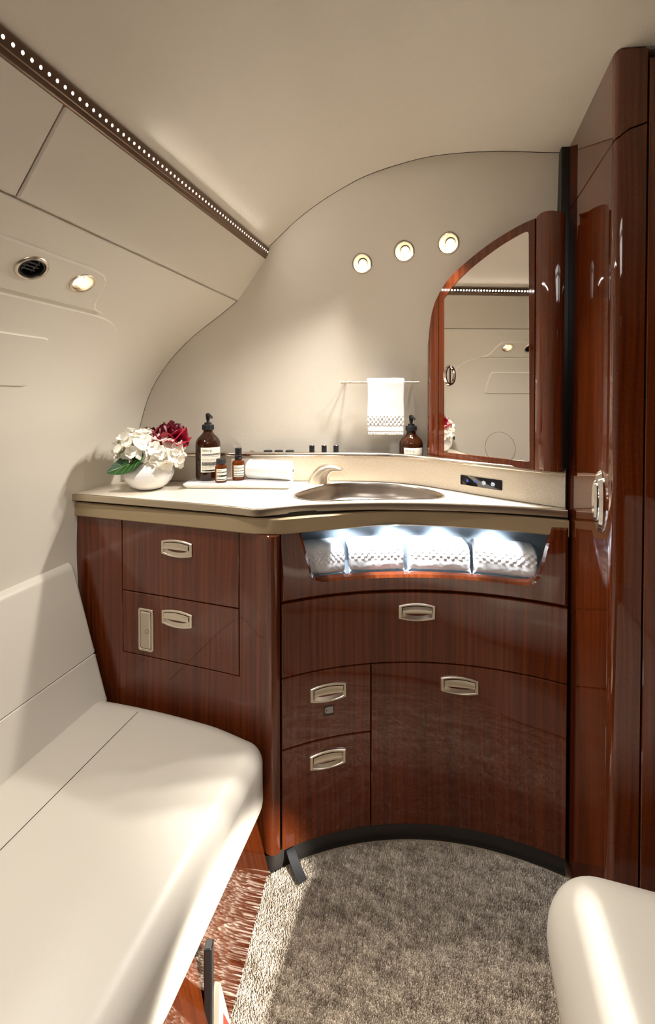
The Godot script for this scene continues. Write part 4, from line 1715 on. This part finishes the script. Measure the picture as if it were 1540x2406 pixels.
func build_counter_things() -> void:
	var yaw := deg_to_rad(16.4)
	var right := Vector3(cos(yaw), 0, -sin(yaw))
	var away := Vector3(-sin(yaw), 0, -cos(yaw))
	var face_turn := yaw + 0.25
	# tray
	var to := V(-0.600, 0.8706, 1.110)
	var t := thing("tray", "flat white rectangular tray left of the basin, holding bottles and a rolled towel", "tray", to)
	var tx := Transform3D(Basis(Vector3.UP, deg_to_rad(14.5)), to)
	var m := MB.new()
	var lv := [[0.145, 0.0375, 0.0], [0.149, 0.041, 0.0006], [0.156, 0.048, 0.0085], [0.1572, 0.0492, 0.0125], [0.1566, 0.0486, 0.0142], [0.155, 0.047, 0.0146], [0.148, 0.040, 0.0144], [0.0, 0.0, 0.0144]]
	var ring := func(hx: float, hz: float) -> PackedVector2Array: return box2(-hx, -hz, hx, hz, minf(0.006, hx * 0.5), 4)
	var from := m.grid(lv.size() - 1, 20, func(u: float, w: float) -> Vector3:
		var l: Array = lv[roundi(u * (lv.size() - 1))]
		if l[0] == 0.0:
			return tx * Vector3(0, l[2], 0)
		var q: Vector2 = ring.call(l[0], l[1])[roundi(w * 20) % 20]
		return tx * Vector3(q.x, l[2], q.y))
	m.close(from)
	part("tray_body", m, mats.white_tray, t)
	# big pump bottle on the tray, spout away from the viewer
	pump_bottle("soap_bottle", "tall brown pump bottle with a large printed label, standing on the white tray", to + Vector3(0, 0.0148, 0) + right * -0.1040 + away * 0.0290, face_turn + 0.35)
	# small bottle with black screw cap
	var at := to + Vector3(0, 0.0148, 0) + right * -0.0530 + away * -0.0165
	t = thing("small_bottle", "smallest brown bottle, with black screw cap, in front on the white tray", "bottle", at)
	var xf := Transform3D(Basis(Vector3.UP, face_turn + 0.15), at)
	m = MB.new()
	m.lathe([Vector2(0, 0.0), Vector2(0.0135, 0.0), Vector2(0.0165, 0.0012), Vector2(0.0177, 0.005), Vector2(0.0177, 0.0405), Vector2(0.0170, 0.045), Vector2(0.0150, 0.0485), Vector2(0.0120, 0.0510), Vector2(0.0105, 0.053), Vector2(0.0103, 0.062), Vector2(0, 0.062)], 36, xf)
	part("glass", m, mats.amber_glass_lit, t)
	m = MB.new()
	m.lathe([Vector2(0, 0.0545), Vector2(0.0133, 0.0545), Vector2(0.0137, 0.0555), Vector2(0.0137, 0.0665), Vector2(0.0128, 0.0685), Vector2(0, 0.0688)], 32, xf)
	part("cap", m, mats.black_matte, t)
	bottle_label(t, xf, 0.0177, 0.0068, 0.034, 0.0335, [
		[0.0295, 0.0050, "Aēsop.", "name"],
		[0.0243, 0.0022, "Breathless", "bar"], [0.0205, 0.0020, "Nourishing", "text"],
		[0.0150, 0.0022, "Body Oil", "bar"], [0.0125, 0.0022, "Huile", "bar"], [0.0085, 0.0018, "25 mL", "text"], [0.0035, 0.0018, "", "bar"]])
	# small spray bottle
	at = to + Vector3(0, 0.0148, 0) + right * -0.0090 + away * 0.0180
	t = thing("spray_bottle", "small brown spray bottle with tall black cap, between the small bottle and rolled towel", "bottle", at)
	xf = Transform3D(Basis(Vector3.UP, face_turn + 0.1), at)
	m = MB.new()
	m.lathe([Vector2(0, 0.0), Vector2(0.0150, 0.0), Vector2(0.0175, 0.0012), Vector2(0.0184, 0.004), Vector2(0.0184, 0.0500), Vector2(0.0178, 0.0545), Vector2(0.0155, 0.0575), Vector2(0.0115, 0.0592), Vector2(0.0105, 0.0605), Vector2(0.0103, 0.066), Vector2(0, 0.066)], 36, xf)
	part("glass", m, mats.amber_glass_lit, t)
	m = MB.new()
	m.lathe([Vector2(0, 0.062), Vector2(0.0112, 0.062), Vector2(0.0112, 0.0668), Vector2(0.0106, 0.0675), Vector2(0.0106, 0.0735), Vector2(0.0098, 0.0745), Vector2(0.0103, 0.0755), Vector2(0.0100, 0.0958), Vector2(0.0090, 0.0970), Vector2(0, 0.0972)], 32, xf)
	part("cap", m, mats.black_plastic, t)
	bottle_label(t, xf, 0.0184, 0.0115, 0.0345, 0.0350, [
		[0.0305, 0.0042, "Aēsop.", "name"],
		[0.0262, 0.0022, "Immediate Moisture", "bar"], [0.0222, 0.0019, "Facial Hydrosol", "text"], [0.0180, 0.0014, "", "bar"], [0.0150, 0.0018, "Brume", "text"], [0.0105, 0.0014, "", "bar"], [0.0070, 0.0018, "50 mL", "text"], [0.0030, 0.0018, "", "bar"]])
	# rolled towel behind, lying along the tray
	var rc := to + Vector3(0, 0.0150 + 0.0275, 0) + right * 0.087 + away * 0.026
	t = thing("rolled_towel", "white towel rolled up, lying on the right half of the tray", "towel", rc - Vector3(0, 0.0275, 0))
	m = MB.new()
	var rb := Basis(right, Vector3.UP, right.cross(Vector3.UP)).rotated(Vector3.UP, -0.24)
	var spiral := func(s: float, off: float) -> Vector2:
		var ang := s * TAU * 2.6
		var rr := 0.0065 + 0.0208 * s + off
		return Vector2(cos(ang - 1.9) * rr * 1.10, sin(ang - 1.9) * rr)
	var outline := []
	for k in 81:
		outline.append(spiral.call(k / 80.0, 0.0034))
	for k in range(80, -1, -1):
		outline.append(spiral.call(k / 80.0, -0.0030))
	var nz := noise(61, 45.0)
	from = m.grid(16, 161, func(u: float, w: float) -> Vector3:
		var q: Vector2 = outline[roundi(w * 161) % 162]
		var x := (u - 0.5) * 0.150
		var sh := nz.get_noise_3d(x * 0.4, q.x, q.y) * 0.0022
		var sk := (q.length() / 0.028) * 0.006 * (1 if u > 0.5 else -1)
		return rc + rb * Vector3(x - (sk if u == 1.0 or u == 0.0 else 0.0), q.y * (1 + sh * 20), q.x * (1 + sh * 20)))
	m.close(from)
	for s in [0.0, 1.0]:
		var b := m.v.size()
		for k in 162:
			var q: Vector2 = outline[k]
			var x: float = (s - 0.5) * 0.150
			var sk: float = (q.length() / 0.028) * 0.006 * (1 if s > 0.5 else -1)
			var sh := nz.get_noise_3d(x * 0.4, q.x, q.y) * 0.0022
			m.p(rc + rb * Vector3(x - sk, q.y * (1 + sh * 20), q.x * (1 + sh * 20)))
		for k in 80:
			m.quad_to(b + k, b + k + 1, b + 160 - k, b + 161 - k, rb.x * (1.0 if s > 0.5 else -1.0))
	part("terry", m, mats.white_terry, t)
	build_flowers(right, away)
	build_faucet(right, away)


func petal(m: MB, xf: Transform3D, L: float, W: float, cup: float, bend: float, ruffle: float, sd: float, nu := 7, nw := 6, tip := 0.35) -> void:
	m.grid(nu, nw, func(u: float, w2: float) -> Vector3:
		var w := w2 * 2 - 1
		var half := W * pow(sin(PI * clampf(0.06 + 0.84 * pow(u, 0.85), 0, 1)), 0.75) * (1.0 if u < 1.0 else 0.96)
		if u > 0.85:
			half = lerpf(half, W * tip, (u - 0.85) / 0.15)
		var th := bend * u
		var y := L * (sin(th) / bend if absf(bend) > 0.01 else u)
		var z := L * ((1 - cos(th)) / bend if absf(bend) > 0.01 else 0.0)
		z += cup * half * w * w * 1.4
		z += ruffle * L * (sin(w * 7.0 + sd * 5.1) * u * u + 0.6 * sin(w * 13.0 + sd * 9.7) * u * u * u)
		y += -0.10 * L * w * w * u + ruffle * L * 0.8 * sin(w * 11.0 + sd * 3.3) * u * u
		return xf * Vector3(w * half, y, z))


func aim(axis: Vector3, spin: float) -> Basis:
	var x := axis.cross(Vector3(0.3, 0.2, 0.9)).normalized()
	var z := x.cross(axis).normalized()
	return Basis(x, axis, z).rotated(axis, spin)


# layered crimson flower, opening along axis
func peony(label: String, at: Vector3, axis: Vector3, r: float, sd: int, dark: bool) -> void:
	var t := thing("peony", label, "flower", at, "")
	var rng := RandomNumberGenerator.new()
	rng.seed = sd
	var b := aim(axis, 0.3)
	var rows := [[7, 1.62, 1.05, 0.56, 0.35], [8, 1.22, 0.98, 0.54, 0.5], [8, 0.80, 0.86, 0.42, 0.6], [9, 0.50, 0.78, 0.34, 0.5], [10, 0.25, 0.70, 0.22, 0.3]]
	for row in rows.size():
		var q: Array = rows[row]
		for k in int(q[0]):
			var m := MB.new()
			var spin: float = TAU * (k + 0.5 * (row % 2)) / q[0] + rng.randf_range(-0.15, 0.15)
			var tilt: float = q[1] + rng.randf_range(-0.14, 0.14)
			var x := Transform3D(b.rotated(axis, spin) * Basis(Vector3.RIGHT, tilt), at)
			petal(m, x, r * q[2] * rng.randf_range(0.9, 1.08), r * q[3], 0.35 if row < 2 else 0.5, -q[4] if row > 0 else -0.45, 0.012 + 0.018 * row, rng.randf() * 6.0, 9, 8, 0.30 if row < 3 else 0.18)
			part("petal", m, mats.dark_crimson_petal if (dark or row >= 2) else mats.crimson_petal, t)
	var m := MB.new()
	for k in 26:
		var a := rng.randf() * TAU
		var x := Transform3D(b.rotated(axis, a) * Basis(Vector3.RIGHT, rng.randf_range(0.05, 0.55)), at + axis * r * 0.1)
		petal(m, x, r * rng.randf_range(0.5, 0.78), r * rng.randf_range(0.08, 0.15), 0.8, rng.randf_range(-0.6, 0.3), 0.09, rng.randf() * 6.0, 5, 4, 0.4)
	part("petal_centre", m, mats.dark_crimson_petal, t)


# a ball of four-petalled florets
func hydrangea(label: String, at: Vector3, r: float, squash: float, count: int, sd: int) -> void:
	var t := thing("hydrangea", label, "flower", at, "")
	var rng := RandomNumberGenerator.new()
	rng.seed = sd
	for k in count:
		# even points on the sphere
		var y := 1.0 - 1.55 * (k + 0.5) / count
		var a := k * 2.39996 + sd
		var s := sqrt(maxf(0, 1 - y * y))
		var dir := Vector3(s * cos(a), y, s * sin(a))
		var jit := Vector3(rng.randf_range(-1, 1), rng.randf_range(-1, 1), rng.randf_range(-1, 1)) * 0.35
		var ax := (dir + jit).normalized()
		var c := at + Vector3(dir.x, dir.y * squash, dir.z) * r * rng.randf_range(0.78, 0.98)
		var b := aim(ax, rng.randf() * TAU)
		var m := MB.new()
		for j in 4:
			var x := Transform3D(b.rotated(ax, TAU * j / 4) * Basis(Vector3.RIGHT, 1.22 + rng.randf_range(-0.25, 0.25)), c)
			petal(m, x, rng.randf_range(0.021, 0.026), rng.randf_range(0.013, 0.016), -0.15, rng.randf_range(-0.7, 0.2), 0.055, rng.randf() * 6.0, 6, 6, 0.55)
		var f := part("floret", m, mats.white_petal, t)
		if k % 2 == 0:
			m = MB.new()
			m.lathe([Vector2(0, 0.0022), Vector2(0.0010, 0.0018), Vector2(0.0013, 0.0006), Vector2(0.0010, 0)], 6, Transform3D(aim(ax, 0), c))
			part("floret_centre", m, mats.floret_centre, f)
	var m := MB.new()
	m.rbox(Vector3(r * 1.2, r * 1.1 * squash, r * 1.2), r * 0.5 * squash, 0.03, Transform3D(Basis(), at))
	part("flower_core", m, mats.white_petal, t)


func build_flowers(right: Vector3, away: Vector3) -> void:
	var at := V(-0.835, 0.8706, 1.0)
	var t := thing("vase", "round glossy white bowl vase holding the flowers, at the left end of the counter", "vase", at)
	var m := MB.new()
	m.lathe([Vector2(0, 0.003), Vector2(0.022, 0.003), Vector2(0.0235, 0.0), Vector2(0.028, 0.0004), Vector2(0.040, 0.0055), Vector2(0.053, 0.0145), Vector2(0.0635, 0.0275), Vector2(0.0685, 0.040), Vector2(0.0695, 0.0510), Vector2(0.067, 0.0630), Vector2(0.0605, 0.0740), Vector2(0.0525, 0.0815), Vector2(0.0500, 0.0832), Vector2(0.0480, 0.0815), Vector2(0.056, 0.071), Vector2(0.060, 0.055), Vector2(0.050, 0.03), Vector2(0, 0.02)], 64, Transform3D(Basis(), at))
	part("bowl", m, mats.white_ceramic, t)
	var up := Vector3.UP
	hydrangea("large white hydrangea head at the left of the bouquet, above the green leaf", at + right * -0.024 + up * 0.118 + away * -0.010, 0.058, 0.84, 38, 4)
	hydrangea("white hydrangea head at the right of the bouquet, drooping over the vase rim", at + right * 0.052 + up * 0.100 + away * -0.016, 0.050, 0.98, 32, 9)
	peony("large open crimson peony on top of the bouquet", at + right * 0.062 + up * 0.139 + away * 0.002, (up * 1.0 + right * 0.10 + away * 0.02).normalized(), 0.066, 7, false)
	peony("smaller dark crimson flower half hidden behind the white hydrangea", at + right * -0.012 + up * 0.140 + away * 0.035, (up * 1.0 - right * 0.45 + away * 0.2).normalized(), 0.045, 12, true)
	# leaf
	t = thing("hydrangea_leaf", "serrated dark green leaf hanging over the left rim of the vase", "leaf", at + right * -0.02 + up * 0.09)
	m = MB.new()
	var o := at + right * 0.012 + up * 0.102 + away * -0.060
	var ax := (right * -1.0 + up * -0.36 + away * -0.02).normalized()
	var sd := (up * 0.80 + away * 0.55 - right * 0.2).normalized()
	var nn := ax.cross(sd).normalized()
	var leaf := func(u: float, w: float) -> Vector3:
		var prof := 0.034 * pow(sin(PI * clampf(0.05 + 0.95 * pow(u, 0.8), 0, 1)), 0.8)
		var ser := 0.0016 * absf(fmod(u * 16.0, 1.0) - 0.5) * 2.0 if absf(w) > 0.99 else 0.0
		return o + ax * (0.098 * u) + sd * (w * (prof + ser)) - nn * (0.35 * prof * absf(w) - 0.012 * sin(u * 3.0) + 0.02 * u * u * u) + up * (-0.030 * u * u + 0.012 * u)
	m.grid(48, 10, func(u: float, w: float) -> Vector3: return leaf.call(u, w * 2 - 1))
	part("blade", m, mats.leaf_green, t)
	m = MB.new()
	var path := []
	for k in 20:
		path.append(leaf.call(k / 20.0, 0.0))
	m.tube(path, 0.0007, 5)
	for j in 4:
		for s in [-1.0, 1.0]:
			path = []
			for k in 7:
				path.append(leaf.call(0.12 + 0.18 * j + 0.16 * k / 6.0, s * 0.85 * k / 6.0))
			m.tube(path, 0.0004, 4)
	part("vein", m, mats.leaf_vein, t)


func build_faucet(right: Vector3, away: Vector3) -> void:
	var at := V(-0.386, 0.8704, 1.212)
	var t := thing("faucet", "low brushed metal faucet arching over the left rear of the basin", "faucet", at)
	# spine in the plane of `right`, cross sections are superellipses
	var dir := (right * 0.93 - away * 0.36).normalized()
	var wide := dir.cross(Vector3.UP).normalized()
	var sp := [[0.000, 0.000, 0.055, 0.026, 90], [0.003, 0.012, 0.050, 0.0245, 80], [0.009, 0.026, 0.043, 0.0225, 66], [0.019, 0.0385, 0.035, 0.0205, 45], [0.033, 0.0465, 0.026, 0.0185, 22], [0.047, 0.0500, 0.018, 0.0175, 5], [0.060, 0.0495, 0.013, 0.0170, -10], [0.070, 0.0480, 0.0095, 0.0160, -14], [0.0775, 0.0462, 0.006, 0.012, -18], [0.0785, 0.0459, 0.0001, 0.0001, -18]]
	var m := MB.new()
	var from := m.grid((sp.size() - 1) * 4, 32, func(u: float, w: float) -> Vector3:
		var f := u * (sp.size() - 1)
		var k := mini(int(f), sp.size() - 2)
		var g := f - k
		var v5 := []
		for j in 5:
			v5.append(cubic_interpolate(float(sp[k][j]), float(sp[k + 1][j]), float(sp[maxi(k - 1, 0)][j]), float(sp[mini(k + 2, sp.size() - 1)][j]), g))
		var an := deg_to_rad(v5[4])
		var up := Vector3.UP * cos(an) - dir * sin(an)
		var a := TAU * w
		var c := cos(a)
		var s := sin(a)
		var e := 0.8
		return at + dir * v5[0] + Vector3.UP * v5[1] + up * (signf(c) * pow(absf(c), e) * maxf(v5[2], 0.0) * 0.62) + wide * (signf(s) * pow(absf(s), e) * maxf(v5[3], 0.0)))
	m.close(from)
	part("spout", m, mats.brushed_nickel, t)
	m = MB.new()
	var tip := at + dir * 0.064 + Vector3.UP * 0.0530
	plate(m, disc(Vector2.ZERO, 0.014, 0.0115, 24), [], flat(tip, (dir * 0.96 - Vector3.UP * 0.27).normalized(), wide * -1.0), 0.006, 0.003, 0.006)
	part("spout_cap", m, mats.polished_chrome, t, "polished spout tip")
	m = MB.new()
	m.lathe([Vector2(0, 0.002), Vector2(0.034, 0.002), Vector2(0.0355, 0.001), Vector2(0.0355, -0.0003), Vector2(0, -0.0003)], 36, Transform3D(Basis(dir, Vector3.UP, dir.cross(Vector3.UP) * 0.8), at))
	part("base_ring", m, mats.brushed_nickel, t)


func build_small_things() -> void:
	var yaw := deg_to_rad(16.4)
	# towel bar on the bulkhead
	var out0: Vector3 = (on_bulk(Vector2(-0.215, 1.187), 0.03) - on_bulk(Vector2(-0.215, 1.187), 0.0)) / 0.03
	var a: Vector3 = on_bulk(Vector2(-0.3435, 1.1895), 0.0) + out0 * 0.040
	var b: Vector3 = on_bulk(Vector2(-0.0985, 1.1890), 0.0) + out0 * 0.040
	var t := thing("towel_bar", "thin straight metal towel bar on the leather bulkhead, beneath the downlights", "towel bar", (a + b) / 2)
	var m := MB.new()
	m.tube([a, a.lerp(b, 0.5), b], 0.0036, 14)
	part("rod", m, mats.satin_steel, t)
	for e in [0.06, 0.94]:
		m = MB.new()
		m.tube([a.lerp(b, e), a.lerp(b, e) - out0 * 0.044], 0.0034, 12)
		part("bracket", m, mats.satin_steel, t)
	# hand towel folded over the bar
	var ctr := a.lerp(b, 0.578)
	t = thing("hand_towel", "small white terry hand towel with a checked band, hanging on the towel bar", "towel", ctr + Vector3(0, -0.18, 0))
	m = MB.new()
	var ex := (b - a).normalized()
	var ez := ex.cross(Vector3.UP).normalized()
	var wd := 0.1135
	var nz := noise(71, 25.0)
	var hw := func(front: bool) -> Callable:
		return func(u: float, w: float) -> Vector3:
			# u across, w along the profile: from the front hem up over the bar and down the back
			var lf := 0.166
			var lb := 0.150
			var top := PI * 0.0095
			var s := w * (lf + top + lb)
			var q: Vector2
			var n2: Vector2
			if s < lf:
				q = Vector2(0.0095 - 0.004 * sin(PI * (1 - s / lf)) * 0.5 + 0.002 * (1 - s / lf), s - lf)
				n2 = Vector2(1, 0)
			elif s < lf + top:
				var th := (s - lf) / 0.0095
				n2 = Vector2(cos(th), sin(th))
				q = n2 * 0.0095
			else:
				q = Vector2(-0.0095, -(s - lf - top))
				n2 = Vector2(-1, 0)
			var tk := 0.0050
			var ed := minf(1.0, minf(minf(u, 1 - u) * wd, minf(w, 1 - w) * 0.34) / 0.005)
			tk *= sqrt(maxf(0.0, 1 - (1 - ed) * (1 - ed)))
			var dsp := nz.get_noise_2d(u * wd, s) * 0.0005
			if front and s < 0.058:
				if s > 0.028:
					var row := (s - 0.028) / 0.030
					dsp += clampf(sin(u * PI * 19) * sin(row * PI * 4) * 3, -1, 1) * 0.0013
				elif s > 0.008 and s < 0.010 or s > 0.026:
					dsp -= 0.0014
				elif s < 0.008:
					dsp += 0.0010 * sin(u * 90)
			q += n2 * ((tk if front else 0.0) * 0.5 + (dsp if front else 0.0) - (0.0 if front else tk * 0.5) + 0.0025)
			var x := (u - 0.5) * (wd + 0.004 * (1 - absf(s / lf - 0.5)) + 0.0025 * sin(s * 40)) + 0.004 * (1 - minf(s / lf, 1.0)) * (0.6 if u < 0.5 else -0.6)
			return ctr + ex * x + ez * q.x + Vector3.UP * q.y
	var from := m.grid(80, 150, hw.call(true))
	m.face_to(from, ctr + ez * 3)
	from = m.grid(40, 90, hw.call(false))
	part("terry", m, mats.white_terry, t)
	# second pump bottle on the ledge
	var at := V(-0.1150, 0.8785, 1.3330)
	pump_bottle("soap_bottle", "brown pump bottle standing on the ledge beside the mirror cabinet, half hidden by the trim", at, yaw + 0.1)
	# three tall black caps on the ledge bottles
	var src := thing("ledge_bottle", "leftmost of the three slim bottles with tall black caps standing on the ledge", "bottle", Vector3.ZERO, "slim bottles on the ledge")
	m = MB.new()
	m.lathe([Vector2(0, -0.0368), Vector2(0.015, -0.0368), Vector2(0.0162, -0.034), Vector2(0.0162, 0.036), Vector2(0.013, 0.042), Vector2(0.0085, 0.045), Vector2(0, 0.045)], 24)
	part("glass", m, mats.amber_glass, src)
	m = MB.new()
	m.lathe([Vector2(0, 0.043), Vector2(0.0092, 0.043), Vector2(0.0090, 0.0500), Vector2(0.0084, 0.0505), Vector2(0.0084, 0.0725), Vector2(0.0074, 0.0735), Vector2(0, 0.0737)], 24)
	part("cap", m, mats.black_plastic, src)
	var pxs := [-0.422, -0.384, -0.347]
	var nm := ["leftmost", "middle", "rightmost"]
	for k in 3:
		var x: float = pxs[k]
		var p := V(x, 0.9085, lerpf(1.2565, 1.2755, k / 2.0))
		if k == 0:
			src.position = p
		else:
			copy_of(src, "ledge_bottle", "%s of the three slim bottles with tall black caps standing on the ledge" % nm[k], p)
	# three low jars with black lids
	src = thing("lidded_jar", "leftmost of the three low jars with flat black lids on the ledge", "jar", Vector3.ZERO, "low jars on the ledge")
	m = MB.new()
	m.lathe([Vector2(0, -0.0368), Vector2(0.0125, -0.0368), Vector2(0.0135, -0.034), Vector2(0.0135, 0.047), Vector2(0, 0.047)], 24)
	part("glass", m, mats.amber_glass, src)
	m = MB.new()
	m.lathe([Vector2(0, 0.045), Vector2(0.0138, 0.045), Vector2(0.0141, 0.046), Vector2(0.0141, 0.0555), Vector2(0.0128, 0.0580), Vector2(0, 0.0585)], 28)
	part("lid", m, mats.black_matte, src)
	for k in 3:
		var p := V([-0.556, -0.523, -0.489][k], 0.9085, [1.2135, 1.2235, 1.2335][k])
		if k == 0:
			src.position = p
		else:
			copy_of(src, "lidded_jar", "%s of the three low jars with flat black lids on the ledge" % nm[k], p)
	t = thing("metal_tube", "small brushed metal cylinder showing above the ledge trim, left of the jars", "canister", V(-0.604, 0.9085, 1.198))
	m = MB.new()
	m.lathe([Vector2(0, -0.0368), Vector2(0.0072, -0.0368), Vector2(0.0072, 0.0575), Vector2(0.0066, 0.0585), Vector2(0, 0.0587)], 24, Transform3D(Basis(), t.position))
	part("tube_body", m, mats.brushed_nickel, t)
	# leather pull tab at the foot of the cabinet
	t = thing("pull_tab", "short black strap lying on the carpet at the foot of the vanity", "strap", V(-0.335, 0.01, 0.905))
	m = MB.new()
	var p0 := V(-0.3655, 0.038, 0.9205)
	m.sweep([p0, V(-0.358, 0.034, 0.913), V(-0.347, 0.026, 0.904), V(-0.333, 0.020, 0.893), V(-0.319, 0.0165, 0.881)], [Vector2(-0.0105, -0.0016), Vector2(0.0105, -0.0016), Vector2(0.0112, 0.0), Vector2(0.0105, 0.0016), Vector2(-0.0105, 0.0016), Vector2(-0.0112, 0.0)])
	part("strap", m, mats.strap_black, t)


func build_carpet() -> void:
	# yarn tufts, one short leaning tuft each
	var m := MB.new()
	var ring := [[0.0, 0.0012], [0.0042, 0.0012], [0.0060, 0.0008], [0.0068, 0.0001]]
	m.grid(3, 4, func(u: float, w: float) -> Vector3:
		var r: Array = ring[roundi(u * 3)]
		var a := TAU * w
		return Vector3(r[1] * cos(a) + r[0] * r[0] * 12.0, r[0], r[1] * sin(a)))
	m.close(0)
	var mesh := m.done(80)
	var rng := RandomNumberGenerator.new()
	rng.seed = 99
	var tint := noise(55, 3.2, FastNoiseLite.TYPE_SIMPLEX_SMOOTH, 2)
	var line := noise(56, 90.0)
	var where: Array[Transform3D] = []
	var cols := PackedColorArray()
	var step := 0.0019
	var lo := Color(0.23, 0.182, 0.134)
	var hi := Color(0.84, 0.75, 0.63)
	for a in int(0.80 / step):
		for b in int(0.68 / step):
			var x := -0.43 + (a + rng.randf()) * step
			var d := 0.44 + (b + rng.randf()) * step
			var fd := 0.28 + sqrt(maxf(0, 0.805 * 0.805 - (x - 0.13) * (x - 0.13)))
			if d > fd - 0.006 or (x < -0.38 and d > 0.905):
				continue
			var s := rng.randf_range(0.75, 1.35)
			where.append(Transform3D(Basis(Vector3.UP, rng.randf() * TAU).scaled(Vector3(s, s * rng.randf_range(0.85, 1.2), s)), V(x, 0.002, d)))
			var k := 0.36 + 0.22 * tint.get_noise_2d(x * 4, d * 9) + 0.16 * line.get_noise_2d(x * 0.25, d) + 0.14 * line.get_noise_2d(x, d * 0.3 + 7)
			k += rng.randf_range(-0.16, 0.16)
			if rng.randf() < 0.07:
				k += 0.45
			cols.append(lo.lerp(hi, clampf(k, 0, 1.2)))
	var mm := MultiMesh.new()
	mm.transform_format = MultiMesh.TRANSFORM_3D
	mm.use_colors = true
	mm.mesh = mesh
	mm.instance_count = where.size()
	for k in where.size():
		mm.set_instance_transform(k, where[k])
		mm.set_instance_color(k, cols[k])
	var o := MultiMeshInstance3D.new()
	o.name = "carpet_pile"
	o.multimesh = mm
	o.material_override = mats.carpet_yarn
	o.set_meta("kind", "stuff")
	add_child(o)
	tag(o, "beige tweed carpet pile with pale flecks covering the floor before the vanity", "carpet")
